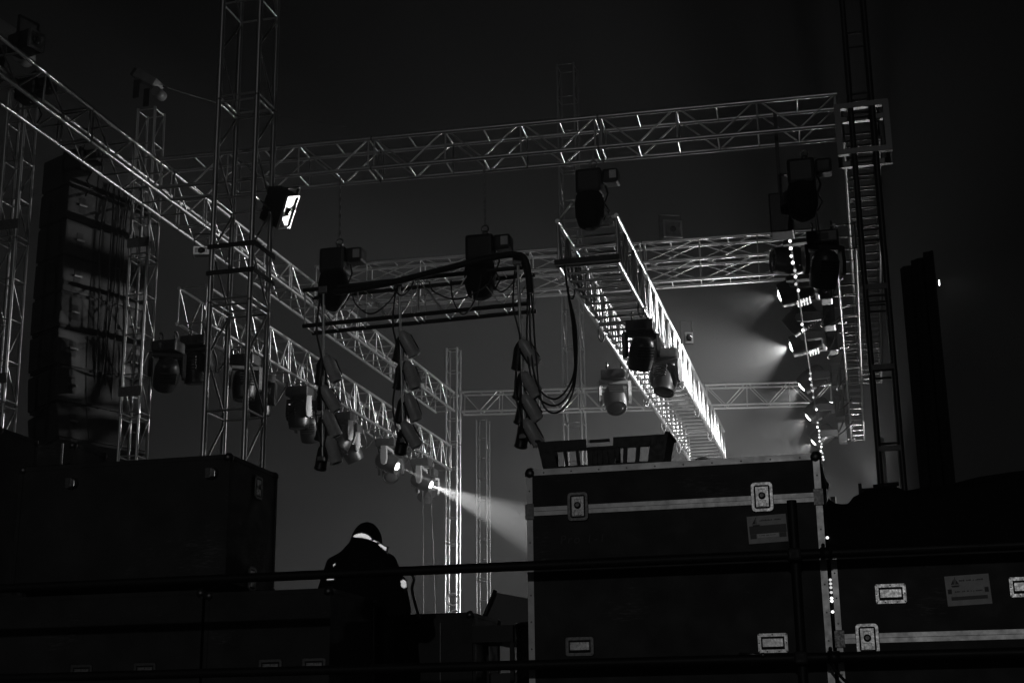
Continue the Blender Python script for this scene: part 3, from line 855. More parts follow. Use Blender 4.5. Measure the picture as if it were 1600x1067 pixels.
for x, z in [(-0.07, 0.043), (0.07, 0.043), (-0.07, -0.043), (0.07, -0.043), (0, 0.043), (-0.03, -0.043), (0.03, -0.043), (-0.07, 0), (0.07, 0)]:
    b.lathe([(0.0042, 0), (0.003, 0.002)], 6, Matrix.Translation((x, -0.005, z)) @ Matrix.Rotation(R_(90), 4, 'X'))
lat['rivets'] = b.mesh('rivets', M['steel_dark'])
lat['corner'] = MB().lathe([(0.004, -0.034), (0.02, -0.028), (0.032, -0.012), (0.034, 0.0), (0.032, 0.012), (0.02, 0.028), (0.004, 0.034)], 12).mesh('ball_corner', M['steel_dark'])
lat['rivet'] = MB().lathe([(0.0045, 0), (0.003, 0.002)], 6).mesh('rivet', M['steel_dark'])

def add_latch(root, loc, face='front', dull=False):
    q = Quaternion((0, 0, 1), R_(90)) if face == 'right' else Quaternion()
    o = inst('latch', lat['frame_dim' if dull else 'frame'], root, loc, q)
    for n_, k in (('dish', 'dish'), ('latch_plate', 'plate'), ('key', 'knob')):
        inst(n_, lat[k], o)
    return o
def add_handle(root, loc, face='front', dull=False):
    q = Quaternion((0, 0, 1), R_(90)) if face == 'right' else Quaternion()
    o = inst('handle', lat['hframe_dim' if dull else 'hframe'], root, loc, q)
    for n_, k in (('dish', 'hdish'), ('dish_plate', 'hplate'), ('grip', 'grip'), ('rivets', 'rivets')):
        inst(n_, lat[k], o)
    return o

def flight_case(label, x0, x1, y0, y1, z0, z1, strip=None, trim=True, tw=0.028, castors=True, group=None):
    """coordinates of the outside; root at the base centre"""
    cx, cy = (x0 + x1) / 2, (y0 + y1) / 2
    r = thing('flight_case', label, 'flight case', (cx, cy, z0), None, group)
    hx, hy, H = (x1 - x0) / 2, (y1 - y0) / 2, z1 - z0
    base = 0.13 if castors else 0.0
    if strip is None:
        MB().box(-hx + 0.004, hx - 0.004, -hy + 0.004, hy - 0.004, base + 0.004, H - 0.004).build('body', M['laminate'], r)
    else:
        s = strip - z0
        MB().box(-hx + 0.004, hx - 0.004, -hy + 0.004, hy - 0.004, base + 0.004, s - 0.002).build('body', M['laminate'], r)
        MB().box(-hx + 0.004, hx - 0.004, -hy + 0.004, hy - 0.004, s + 0.002, H - 0.004).build('lid', M['laminate'], r)
    mt = M['trim'] if trim else M['laminate']
    t = tw
    for z in (base, H):                                   # horizontal edges, L sections
        s = -1 if z == H else 1
        za, zb = sorted((z, z + s * t))
        for y in (-hy, hy):
            q = 1 if y < 0 else -1
            e = MB()
            ya, yb = sorted((y, y + q * 0.0035))
            e.box(-hx + 0.03, hx - 0.03, ya, yb, za, zb)
            ya, yb = sorted((y + q * 0.004, y + q * t)); zc, zd = sorted((z, z + s * 0.0035))
            e.box(-hx + 0.03, hx - 0.03, ya, yb, zc, zd)
            e.build('edge_trim', mt, r)
        for x in (-hx, hx):
            q = 1 if x < 0 else -1
            xa, xb = sorted((x, x + q * 0.0035))
            MB().box(xa, xb, -hy + 0.03, hy - 0.03, za, zb).build('edge_trim', mt, r)
    for x in (-hx, hx):
        q = 1 if x < 0 else -1
        for y in (-hy, hy):
            p = 1 if y < 0 else -1
            segs = [(base + 0.03, H - 0.03)] if strip is None else [(base + 0.03, strip - z0 - 0.045), (strip - z0 + 0.045, H - 0.03)]
            for za, zb in segs:
                e = MB()
                xa, xb = sorted((x, x + q * t)); ya, yb = sorted((y - p * 0.0006, y + p * 0.003))
                e.box(xa, xb, ya, yb, za, zb)
                xa, xb = sorted((x - q * 0.0006, x + q * 0.003)); ya, yb = sorted((y + p * 0.0035, y + p * t))
                e.box(xa, xb, ya, yb, za, zb)
                e.build('corner_trim', mt, r)
    if strip is not None:
        s = strip - z0
        for ya, yb in ((-hy - 0.004, -hy + 0.004), (hy - 0.004, hy + 0.004)):
            for za, zb in ((s + 0.001, s + 0.024), (s - 0.024, s - 0.001)):
                MB().box(-hx + t + 0.004, hx - t - 0.004, ya, yb, za, zb).build('lid_strip', mt, r)
        for xa, xb in ((-hx - 0.003, -hx + 0.005), (hx - 0.005, hx + 0.003)):
            for za, zb in ((s + 0.001, s + 0.024), (s - 0.024, s - 0.001)):
                MB().box(xa, xb, -hy + 0.035, hy - 0.035, za, zb).build('lid_strip', mt, r)
        for x in (-hx, hx):
            for y in (-hy, hy):
                q = 1 if x < 0 else -1; p = 1 if y < 0 else -1
                ee = MB()
                xa, xb = sorted((x - q * 0.002, x + q * 0.042)); ya, yb = sorted((y - p * 0.0075, y + p * 0.0005))
                ee.box(xa, xb, ya, yb, s - 0.042, s + 0.042)
                xa, xb = sorted((x - q * 0.0075, x - q * 0.0025)); ya, yb = sorted((y - p * 0.0075, y + p * 0.04))
                ee.box(xa, xb, ya, yb, s - 0.042, s + 0.042)
                ee.build('brace_corner', M['steel_dark'], r)
    for x in (-hx + 0.02, hx - 0.02):
        for y in (-hy + 0.02, hy - 0.02):
            for z in (base + 0.02, H - 0.02):
                inst('ball_corner', lat['corner'], r, (x, y, z))
    if trim:
        e = MB()
        rot = Matrix.Rotation(R_(90), 4, 'X')
        nn = int(2 * hx / 0.15)
        for k in range(nn):
            x = -hx + 0.1 + (2 * hx - 0.2) * k / (nn - 1)
            for z in (H - t * 0.6,):
                e.lathe([(0.005, 0), (0.003, 0.0018)], 6, Matrix.Translation((x, -hy, z)) @ rot)
        nn = int(H / 0.16)
        for k in range(nn):
            z = base + 0.12 + (H - base - 0.24) * k / (nn - 1)
            if strip is not None and abs(z - (strip - z0)) < 0.06: continue
            for x in (-hx + t * 0.5, hx - t * 0.5):
                e.lathe([(0.005, 0), (0.003, 0.0018)], 6, Matrix.Translation((x, -hy - 0.001, z)) @ rot)
        o = e.build('rivets', M['steel_dark'], r); o['kind'] = 'stuff'
    if castors:
        for x in (-hx + 0.12, hx - 0.12):
            for y in (-hy + 0.12, hy - 0.12):
                w = MB().cyl((x - 0.022, y, 0.05), (x + 0.022, y, 0.05), 0.05, n=16).build('castor', M['rubber'], r)
                MB().box(x - 0.034, x - 0.024, y - 0.03, y + 0.03, 0.045, 0.125).box(x + 0.024, x + 0.034, y - 0.03, y + 0.03, 0.045, 0.125).box(x - 0.045, x + 0.045, y - 0.045, y + 0.045, 0.1255, 0.131).build('fork', M['steel_dark'], w)
    return r

STG = 1.4
big = flight_case('large black flight case with aluminium edges and a plastic crate on top', -1.865, -0.265, 7.6, 8.55, STG, 3.055, strip=2.82, tw=0.034)
def on(root, x, y, z):
    return (x - root.location.x, y - root.location.y, z - root.location.z)
add_latch(big, on(big, -1.575, 7.595, 2.835), dull=True)
add_latch(big, on(big, -0.575, 7.595, 2.835))
add_handle(big, on(big, -1.585, 7.603, 2.085), dull=True)
add_handle(big, on(big, -0.565, 7.603, 2.075))
add_latch(big, on(big, -0.262, 8.1, 2.83), 'right')

def case_label(root, x, y, z, w, h, ang, cols, style):
    lr = MB().box(-w / 2, w / 2, -0.0015, 0.0, -h / 2, h / 2).build('paper_label', M['paper'], root, on(root, x, y, z))
    lr.rotation_euler = (0, R_(ang), 0)
    y0 = -0.0022
    b = MB()
    # sail shaped emblem on a little hull
    ex, ez = -w * 0.28, h * 0.28
    s = h * 0.17
    poly1 = [(ex, ez + s), (ex + s * 0.12, ez + s), (ex + s * 0.12, ez - s * 0.45), (ex - s * 0.05, ez - s * 0.45)]
    poly2 = [(ex - s * 0.15, ez + s * 0.7), (ex - s * 0.15, ez - s * 0.4), (ex - s * 0.8, ez - s * 0.4)]
    poly3 = [(ex - s * 0.8, ez - s * 0.6), (ex + s * 0.9, ez - s * 0.6), (ex + s * 0.6, ez - s * 0.95), (ex - s * 0.55, ez - s * 0.95)]
    if style == 2: poly2 = poly2 + [] ; poly4 = [(ex + s * 0.2, ez + s * 0.6), (ex + s * 0.8, ez - s * 0.4), (ex + s * 0.2, ez - s * 0.4)]
    for poly in [poly1, poly2, poly3] + ([poly4] if style == 2 else []):
        va = [b.bm.verts.new((u, y0, v)) for u, v in poly]; vb = [b.bm.verts.new((u, -0.0016, v)) for u, v in poly]
        b.bm.faces.new(va); b.bm.faces.new(list(reversed(vb)))
        for i in range(len(va)):
            j = (i + 1) % len(va); b.bm.faces.new((va[j], va[i], vb[i], vb[j]))
    b.build('emblem', M['ink'], lr)
    b = MB()
    def words_row(xa, xb, z, hgt, seed):
        rnd = random.Random(seed)
        x = xa
        while x < xb:
            ww = rnd.uniform(0.5, 1.1) * hgt
            hh = hgt * rnd.uniform(0.55, 1.0)
            b.box(x, min(x + ww * 0.75, xb), y0, -0.0016, z, z + hh)
            x += ww + (hgt * 0.9 if rnd.random() < 0.18 else 0.0)
    words_row(-w * 0.18, w * 0.36, h * 0.30, h * 0.055, 3 + style)
    if style == 1:
        b2 = MB().box(-w * 0.46, w * 0.485, y0 + 0.0004, -0.0016, -h * 0.16, h * 0.14).box(-w * 0.45, -w * 0.29, y0 + 0.0004, -0.0016, -h * 0.33, -h * 0.165).box(w * 0.29, w * 0.47, y0 + 0.0004, -0.0016, -h * 0.33, -h * 0.165)
        b2.build('printed_band', M['ink_band'], lr)
        st = MB().box(-w * 0.27, w * 0.27, y0 - 0.0006, -0.0018, -h * 0.30, -h * 0.165).build('text_strip', M['paper_light'], lr)
        y0 = y0 - 0.0012
        words_row(-w * 0.22, w * 0.20, -h * 0.235, h * 0.035, 9)
    else:
        st = MB().box(-w * 0.47, w * 0.47, y0 + 0.0003, -0.0016, -h * 0.12, h * 0.05).build('text_strip', M['paper_light'], lr)
        st.data.materials.clear(); st.data.materials.append(M['paper'])
        y0 = y0 - 0.0004
        words_row(-w * 0.30, w * 0.32, -h * 0.06, h * 0.05, 12)
        b.box(-w * 0.46, -w * 0.37, y0, -0.0016, -h * 0.10, h * 0.06); b.box(w * 0.37, w * 0.46, y0, -0.0016, -h * 0.10, h * 0.06)
        b2 = MB().box(-w * 0.40, w * 0.42, -0.0019, -0.0016, -h * 0.32, -h * 0.20).build('printed_band', M['ink_band'], lr)
    b.build('lettering', M['ink'], lr)
    return lr
case_label(big, -0.558, 7.602, 2.665, 0.205, 0.145, -2.0, None, 1)

tcu = bpy.data.curves.new('stencil_text', 'FONT')
tcu.body = 'Pro 1-1'
tcu.size = 0.066
tcu.extrude = 0.0004
tcu.shear = 0.15
tcu.space_character = 1.25
tmp = bpy.data.objects.new('stencil_text', tcu)
COL.objects.link(tmp)
tcu.materials.append(M['stencil'])
tme = bpy.data.meshes.new_from_object(tmp.evaluated_get(bpy.context.evaluated_depsgraph_get()))
bpy.data.objects.remove(tmp)
to = bpy.data.objects.new('stencil_text', tme)
link(to, big)
to.location = on(big, -1.683, 7.6025, 2.637)
to.rotation_euler = (R_(90), 0, 0)

right = flight_case('wide black flight case at the right edge under the dark tarpaulin heap', -0.243, 1.30, 7.6, 8.5, STG, 2.54, strip=2.085, tw=0.03)
add_handle(right, on(right, 0.045, 7.603, 2.305))
add_handle(right, on(right, 0.70, 7.603, 2.315))
add_latch(right, on(right, -0.088, 7.595, 2.08))
add_latch(right, on(right, 1.0, 7.595, 2.08))
case_label(right, 0.424, 7.602, 2.31, 0.215, 0.15, -2.0, None, 2)

GLC = 'black flight cases stacked at the left'
upper = flight_case('big black flight case stacked at the left, its right side turned to the stage', -5.6, -4.05, 8.4, 9.17, 2.60, 3.43, trim=False, castors=False, group=GLC)
for x, z in ((-5.19, 3.30), (-4.17, 3.31)):
    o = MB().lathe([(0.03, -0.02), (0.042, 0.0), (0.03, 0.02)], 8, Matrix.Rotation(R_(90), 4, 'X')).build('latch', M['steel'], upper, on(upper, x, 8.39, z))
    MB().box(-0.035, -0.004, -0.028, -0.012, -0.035, 0.03).build('key', M['steel_dark'], o); MB().box(0.012, 0.034, -0.028, -0.014, -0.03, 0.012, bev=0.004).build('latch_plate', M['steel'], o)
add_latch(upper, on(upper, -4.048, 8.85, 3.28), 'right', True)
add_latch(upper, on(upper, -4.048, 8.80, 2.66), 'right', True)
low1 = flight_case('low black flight case under the left stack, with two dim front handles', -5.75, -4.19, 8.38, 9.4, STG, 2.555, trim=False, group=GLC)
low2 = flight_case('low black flight case right beside the left stack, behind the person', -4.17, -3.32, 8.38, 9.2, STG, 2.535, trim=False, group=GLC)
for x in (-5.02, -4.57): add_handle(low1, on(low1, x, 8.383, 2.06), dull=True)
for x in (-3.71, -3.42): add_handle(low2, on(low2, x, 8.383, 2.06), dull=True)
backc = flight_case('tall black flight case at the left edge, higher than the stack before it', -7.6, -6.13, 8.9, 9.4, STG, 3.85, trim=False, group=GLC)
midc = flight_case('black flight case behind the left stack showing one small bright latch', -7.6, -6.13, 9.9, 10.4, STG, 3.93, trim=False, group=GLC)
o = MB().box(-0.012, 0.012, -0.01, 0.0, -0.09, 0.09, bev=0.003).build('latch', M['steel'], midc, on(midc, -6.23, 9.9, 3.84))

# crate on the big case
cr = thing('plastic_crate', 'black plastic crate with slotted windows standing on the big flight case', 'crate', (-1.455, 7.85, 3.055))
cr.scale = (1.0, 1.0, 1.16)
def crate_x(x, z): return x * (0.90 + 0.10 * z / 0.155)
def crate_wall(y0, y1, name):
    b = MB()
    def blk(xa, xb, za, zb):
        r = bmesh.ops.create_cube(b.bm, size=1.0)
        for v in r['verts']:
            X = xa if v.co.x < 0 else xb; Z = za if v.co.z < 0 else zb; Y = y0 if v.co.y < 0 else y1
            v.co = Vector((crate_x(X, Z), Y * (0.93 + 0.07 * Z / 0.155), Z))
    HW = 0.375
    blk(-HW, HW, 0.0, 0.03)
    blk(-HW, -0.09, 0.105, 0.155); blk(0.065, HW, 0.105, 0.155); blk(-0.09, 0.065, 0.095, 0.115)
    blk(-0.07, 0.045, 0.135, 0.15)
    wins = [(-0.285, -0.232), (-0.212, -0.158), (-0.138, -0.09), (0.075, 0.125), (0.15, 0.20), (0.225, 0.278)]
    edges = [-HW] + [v for w in wins for v in w] + [HW]
    for k in range(0, len(edges) - 1, 2):
        blk(edges[k], edges[k + 1], 0.0305, 0.1045)
    for x in (-0.06, -0.03, 0.0, 0.03):
        r = b.box(x - 0.004, x + 0.004, y0 - 0.006, y0 - 0.0005, 0.03, 0.09)
    for k in range(6):
        x = 0.27 + 0.018 * k
        b.box(x, x + 0.006, y0 - 0.005, y0 - 0.0005, 0.118, 0.145)
    return b.build(name, M['plastic'], cr)
crate_wall(-0.13, -0.12, 'front_wall')
b = MB()
b.box(-0.338, 0.338, 0.112, 0.12, 0.0005, 0.03).box(-0.372, 0.372, 0.122, 0.13, 0.143, 0.155)
for x in (-0.34, -0.06, 0.03, 0.31):
    b.box(x, x + 0.03, 0.113, 0.129, 0.031, 0.1425)
b.build('back_wall', M['plastic'], cr)
b = MB()
for s in (-1, 1):
    r = bmesh.ops.create_cube(b.bm, size=1.0)
    for v in r['verts']:
        Z = 0.0 if v.co.z < 0 else 0.15
        X = s * (0.366 if v.co.x < 0 else 0.374)
        v.co = Vector((crate_x(X, Z), (-0.119 if v.co.y < 0 else 0.119) * (0.93 + 0.07 * Z / 0.155), Z))
    b.box(s * 0.372 - 0.014, s * 0.372 + 0.014, -0.132, 0.132, 0.1555, 0.166, bev=0.003)
b.build('end_wall', M['plastic'], cr)
MB().box(-0.33, 0.33, -0.11, 0.11, 0.001, 0.012).build('floor', M['plastic'], cr)

# shackle left on the case next to the crate
tag(MB().tube([(-0.90 + 0.05 * math.cos(t), 7.75, 3.062 + 0.03 * math.sin(t)) for t in [PI * k / 8 for k in range(9)]], 0.008, 8).build('shackle', M['steel']), 'small bright shackle lying on the big case right of the crate', 'shackle')

# ------------------------------------------------------------------ handrail in front
rl = thing('handrail', 'black tube handrail with two rails running across the foreground', 'handrail', (0, 7.4, STG))
for z in (1.10, 0.585):
    bar('rail', (-8.0, 0, z), (2.5, -0.0, z), 0.0255, M['rail_paint'], rl, 14)
for x in (-6.2, -0.415, 1.9):
    bar('post', (x, 0.053, -0.02), (x, 0.053, 1.385 if x == -0.415 else 1.12), 0.0255, M['rail_paint'], rl, 14)
    for z in (1.10, 0.585):
        MB().box(x - 0.035, x + 0.035, -0.03, 0.075, z - 0.032, z + 0.032, bev=0.012).build('clamp', M['rail_paint'], rl)
for z in (1.10, 0.585):
    MB().cyl((-0.285, 0, z), (-0.225, 0, z), 0.031, n=12).cyl((-0.27, -0.03, z + 0.02), (-0.27, 0.02, z + 0.045), 0.010, n=8).build('coupler', M['rail_paint'], rl)
MB().cyl((-0.72, -0.02, 0.612), (-0.60, -0.03, 0.606), 0.007, n=8).lathe([(0.006, -0.012), (0.014, 0), (0.006, 0.012)], 8, Matrix.Translation((-0.60, -0.03, 0.603))).build('lock_pin', M['steel_dark'], rl)
cable('thin black cable slanting below the rail in front of the right case', [(-0.30, 7.42, 2.0), (-0.2, 7.45, 1.86), (-0.02, 7.5, 1.74)], 0.008)

# ------------------------------------------------------------------ tarpaulin heap on the right case
b = MB()
NX, NY = 46, 14
def prof(x):
    pts = [(-0.275, 2.78), (-0.255, 2.865), (-0.20, 2.83), (-0.15, 2.815), (-0.10, 2.855), (-0.03, 2.885), (0.05, 2.89), (0.12, 2.892), (0.16, 2.875), (0.3, 2.90), (0.6, 2.93), (1.0, 2.96), (1.5, 2.90)]
    for (a, u), (c, v) in zip(pts, pts[1:]):
        if x <= c:
            t = (x - a) / (c - a); t = t * t * (3 - 2 * t)
            return u + (v - u) * t
    return 2.9
rows = []
for j in range(NY + 1):
    row = []
    for i in range(NX + 1):
        x = -0.275 + 1.55 * i / NX
        v = j / NY
        y = 7.66 + 0.80 * v
        hgt = 2.555 + (prof(x) - 2.555) * min(1.0, math.sin(PI * min(max(v, 0.0), 1.0)) * 1.35) ** 0.5
        hgt += 0.012 * math.sin(9 * x + 5 * v) * math.sin(PI * v)
        row.append(b.bm.verts.new((x, y, hgt)))
    rows.append(row)
for j in range(NY):
    for i in range(NX):
        f = b.bm.faces.new((rows[j][i], rows[j][i + 1], rows[j + 1][i + 1], rows[j + 1][i])); f.smooth = True
ring = rows[0] + [r_[-1] for r_ in rows[1:]] + rows[-1][-2::-1] + [r_[0] for r_ in rows[-2:0:-1]]
low = [b.bm.verts.new((v.co.x, v.co.y, 2.5435)) for v in ring]
for k in range(len(ring)):
    j = (k + 1) % len(ring)
    b.bm.faces.new((ring[j], ring[k], low[k], low[j]))
b.bm.faces.new(low)
tag(b.build('tarpaulin', M['cloth']), 'black tarpaulin heap lying over gear on the right flight case', 'tarpaulin')
gr = thing('cable_gun', 'small dark piece of gear lying on the black tarpaulin heap', 'gear', (0.02, 8.1, 2.895))
MB().box(-0.09, 0.11, -0.05, 0.05, 0.0, 0.035, bev=0.012).build('body', M['rubber'], gr)
MB().box(-0.10, -0.082, -0.03, 0.03, 0.0, 0.065, bev=0.004).build('fin', M['rubber'], gr)
MB().cyl((-0.02, 0, 0.045), (0.12, 0, 0.055), 0.013, n=10).build('grip', M['rubber'], gr)
pp = thing('stand_post', 'thin dark post with a bright edge behind the right flight case', 'post', (-0.245, 9.0, STG))
MB().box(-0.018, 0.012, -0.01, 0.01, 0, 1.64).build('post', M['black_paint'], pp)
MB().box(0.0122, 0.018, -0.011, 0.011, 0, 1.64).build('edge_strip', M['alu'], pp)

# ------------------------------------------------------------------ black drape at the right, gauze behind the tower
def drape(name, label, pts, z0, z1, amp, wl_, m, n=60, thick=0.02):
    b = MB()
    fr, bk = [], []
    P0, P1 = Vector(pts[0]), Vector(pts[1])
    d = (P1 - P0); L = d.length; d.normalize(); nrm = Vector((d.y, -d.x, 0))
    for k in range(n + 1):
        t = k / n * L
        o = amp * math.sin(2 * PI * t / wl_) + 0.35 * amp * math.sin(2 * PI * t / wl_ * 2.7 + 1)
        fr.append(P0 + d * t + nrm * o); bk.append(P0 + d * t + nrm * (o - thick))
    loop = fr + bk[::-1]
    rings = [[Vector((p.x, p.y, z)) for p in loop] for z in (z0, (z0 + z1) / 2, z1)]
    b.loft(rings)
    return tag(b.build(name, m), label, 'drape')
drape('black_drape', 'tall black drape hanging right of the dark lattice tower', ((0.43, 13.6, 0), (0.69, 13.1, 0)), STG, 5.95, 0.03, 0.22, M['drape'])
drape('pale_gauze', 'narrow pale gauze strip seen through the dark tower', ((0.135, 18.0, 0), (0.185, 18.1, 0)), STG, 5.2, 0.012, 0.06, M['gauze'], n=30, thick=0.01)
wl2 = thing('work_lamp', 'tiny lit lamp on the right edge of the black drape', 'lamp', (0.735, 13.1, 5.63))
MB().box(-0.03, 0.0, -0.025, 0.025, -0.035, 0.035, bev=0.006).build('housing', M['black_paint'], wl2)
MB().box(0.001, 0.008, -0.015, 0.015, -0.022, 0.022).build('lens', M['lens_edge'], wl2)
ld = bpy.data.lights.new('lamp', 'SPOT'); ld.energy = 10; ld.spot_size = R_(120); ld.spot_blend = 0.9; ld.shadow_soft_size = 0.02
lo = bpy.data.objects.new('lamp', ld); link(lo, wl2); lo.location = (0.02, 0, 0)
lo.rotation_mode = 'QUATERNION'; lo.rotation_quaternion = (-Vector((1, 0.6, -0.35))).to_track_quat('Z', 'Y')

# ------------------------------------------------------------------ boxes and barrels behind the person
bx = flight_case('black road box behind the person, below the far tower', -3.62, -2.93, 10.2, 11.0, STG, 2.52, trim=False)
MB().box(-0.004, 0.004, -0.006, 0.0, 0.2, 1.05).build('edge_strip', M['steel_dark'], bx, on(bx, -3.17, 10.2, STG))
def barrel(label, x, y, r, z1, m):
    t = thing('barrel', label, 'barrel', (x, y, STG))
    H = z1 - STG
    MB().lathe([(r * 0.93, 0), (r * 0.97, 0.02), (r * 0.96, H * 0.3), (r, H * 0.32), (r * 0.96, H * 0.34), (r * 0.96, H * 0.64), (r, H * 0.66), (r * 0.96, H * 0.68), (r * 0.97, H - 0.03)], 28).build('drum', m, t)
    MB().lathe([(r * 1.02, H - 0.03), (r * 1.03, H - 0.01), (r * 1.0, H)], 28).build('lid', m, t)
    return t
M['barrel'] = mat('black_barrel_plastic', 0.02, 0.0, 0.28, rnoise=0.06)
barrel('glossy black barrel tucked against the left edge of the big case', -2.42, 10.3, 0.20, 2.43, M['barrel'])
wb = thing('work_table', 'low dark work table between the road box and the barrel', 'table', (-2.80, 10.35, STG))
MB().box(-0.16, 0.18, -0.15, 0.3, 0.90, 1.02).build('table_top', M['black_paint'], wb)
for x in (-0.14, 0.15):
    MB().box(x, x + 0.03, -0.13, -0.10, 0, 0.899).build('leg', M['black_paint'], wb)
    MB().box(x, x + 0.03, 0.24, 0.27, 0, 0.899).build('leg', M['black_paint'], wb)
pb = thing('grey_box', 'dim grey box standing under the work table', 'box', (-2.80, 10.75, STG))
MB().box(-0.2, 0.22, -0.1, 0.1, 0, 0.62, bev=0.01).build('body', M['board'], pb)
MB().box(-0.205, 0.225, -0.105, 0.105, 0.621, 0.70, bev=0.01).build('lid', M['board'], pb)
tp = thing('canopy', 'pale grey slanted canopy beside the left edge of the big case', 'canopy', (-3.55, 14.0, STG))
b = MB()
va = [(-0.42, 1.18), (-0.22, 1.65), (0.25, 1.55), (0.9, 1.40), (0.9, 1.18)]
b.prism(va, 1.2)
b.build('cover', M['tarp'], tp)
MB().cyl((-0.43, -0.03, 1.2), (-0.215, -0.03, 1.67), 0.022, n=8).build('pole', M['black_paint'], tp)
for x in (-0.40, 0.85):
    MB().cyl((x, 0.1, 0), (x, 0.1, 1.19), 0.02, n=8).build('leg', M['black_paint'], tp)
cable('curved pale hose end standing up beside the road box', [(-3.30, 10.1, 2.48), (-3.34, 10.1, 2.60), (-3.36, 10.1, 2.70), (-3.345, 10.1, 2.76), (-3.365, 10.1, 2.80)], 0.011, M['pale'], 'hose', 'hose')

# ------------------------------------------------------------------ person seen from behind, head bowed
def ell(cx, cy, cz, rx, ry, n=18, tilt=0.0, p=1.0):
    out = []
    for k in range(n):
        t = 2 * PI * k / n
        c, s = math.cos(t), math.sin(t)
        out.append((cx + rx * c, cy + ry * s, cz + tilt * s * ry))
    return out
def limb(mb, pts, radii, n=12):
    mb.tube(pts, 0, n, radii=radii)
def solid(name, mb, m, parent, voxel=0.014, smooth=6):
    o = bpy.data.objects.new(name, mb.mesh(name, m))
    COL.objects.link(o)
    md = o.modifiers.new('remesh', 'REMESH'); md.mode = 'VOXEL'; md.voxel_size = voxel; md.use_smooth_shade = True
    ms = o.modifiers.new('smooth', 'SMOOTH'); ms.iterations = smooth; ms.factor = 0.5
    dg = bpy.context.evaluated_depsgraph_get()
    me = bpy.data.meshes.new_from_object(o.evaluated_get(dg))
    o.modifiers.clear()
    o.data = me
    if not me.materials: me.materials.append(m)
    o.parent = parent
    return o
PX, PY = -3.54, 9.5
per = thing('person', 'person in a dark hooded jacket with glowing reflective strips, head bowed, behind the handrail', 'person', (PX, PY, STG))
# body: head, neck, hands, one continuous mesh inside the clothes
b = MB()
b.loft([ell(0, 0.10, z, rx, ry) for z, rx, ry in ((1.50, 0.055, 0.06), (1.535, 0.075, 0.09), (1.59, 0.082, 0.10), (1.65, 0.08, 0.10), (1.69, 0.055, 0.07), (1.705, 0.02, 0.03))])
limb(b, [(0, 0.0, 1.28), (0, 0.02, 1.40), (0, 0.07, 1.55)], [0.12, 0.06, 0.06])
limb(b, [(0, 0.19, 1.60), (0, 0.215, 1.565), (0, 0.20, 1.55)], [0.012, 0.016, 0.010], 8)      # nose
for s in (-1, 1):
    limb(b, [(s * 0.078, 0.09, 1.60), (s * 0.09, 0.08, 1.60), (s * 0.085, 0.08, 1.565)], [0.016, 0.018, 0.012], 8)   # ears
    limb(b, [(s * 0.03, 0.185, 1.615), (s * 0.03, 0.195, 1.612)], [0.016, 0.012], 8)                                # brows
    # arms inside the sleeves
    el = Vector((s * 0.262, 0.03, 1.10)); wr = Vector((s * 0.15, 0.30, 1.16))
    limb(b, [(s * 0.10, 0.0, 1.28), (s * 0.20, 0.0, 1.36), el, wr], [0.08, 0.055, 0.042, 0.03])
    hd = (wr - el).normalized()
    pal = wr + hd * 0.085
    limb(b, [wr, wr + hd * 0.03, pal], [0.026, 0.036, 0.036], 10)
    side = Vector((0, 0, 1)).cross(hd).normalized() * -s
    for q in range(4):
        off = side * (0.026 - 0.0175 * q)
        ln = [0.030, 0.034, 0.032, 0.025][q]
        p0 = pal + off - hd * 0.01
        p1 = p0 + hd * ln * 1.1
        p2 = p1 + (hd * 0.55 + Vector((0, 0, -0.85))).normalized() * ln
        p3 = p2 + (hd * -0.35 + Vector((0, 0, -0.95))).normalized() * ln * 0.75
        limb(b, [p0, p1, p2, p3], [0.0095, 0.009, 0.0085, 0.007], 8)
    t0 = wr + hd * 0.03 + side * 0.03
    limb(b, [t0, t0 + (side + hd).normalized() * 0.035, t0 + (side * 0.4 + hd).normalized() * 0.068 + Vector((0, 0, -0.012))], [0.013, 0.0105, 0.008], 8)
limb(b, [(0, 0, 0.9), (0, 0, 1.3)], [0.12, 0.13])
for s in (-1, 1):
    limb(b, [(s * 0.06, 0, 0.92), (s * 0.10, 0.01, 0.50), (s * 0.11, -0.01, 0.12), (s * 0.11, 0.02, 0.07)], [0.08, 0.055, 0.04, 0.04])
solid('body', b, M['skin'], per, 0.007, 3)
# trousers, shoes
b = MB()
for s in (-1, 1):
    limb(b, [(s * 0.075, 0, 0.95), (s * 0.095, 0.0, 0.75), (s * 0.11, 0.015, 0.48), (s * 0.115, -0.005, 0.22), (s * 0.12, 0.0, 0.07)], [0.12, 0.11, 0.085, 0.075, 0.072], 14)
b.loft([ell(0, 0, z, 0.185, 0.13) for z in (0.82, 0.90, 1.0)])
solid('trousers', b, M['jacket'], per, 0.014, 4)
for s in (-1, 1):
    b = MB()
    limb(b, [(s * 0.12, -0.05, 0.045), (s * 0.125, 0.05, 0.05), (s * 0.13, 0.15, 0.04), (s * 0.135, 0.20, 0.035)], [0.045, 0.052, 0.047, 0.03], 12)
    solid('shoe', b, M['rubber'], per, 0.010, 3)
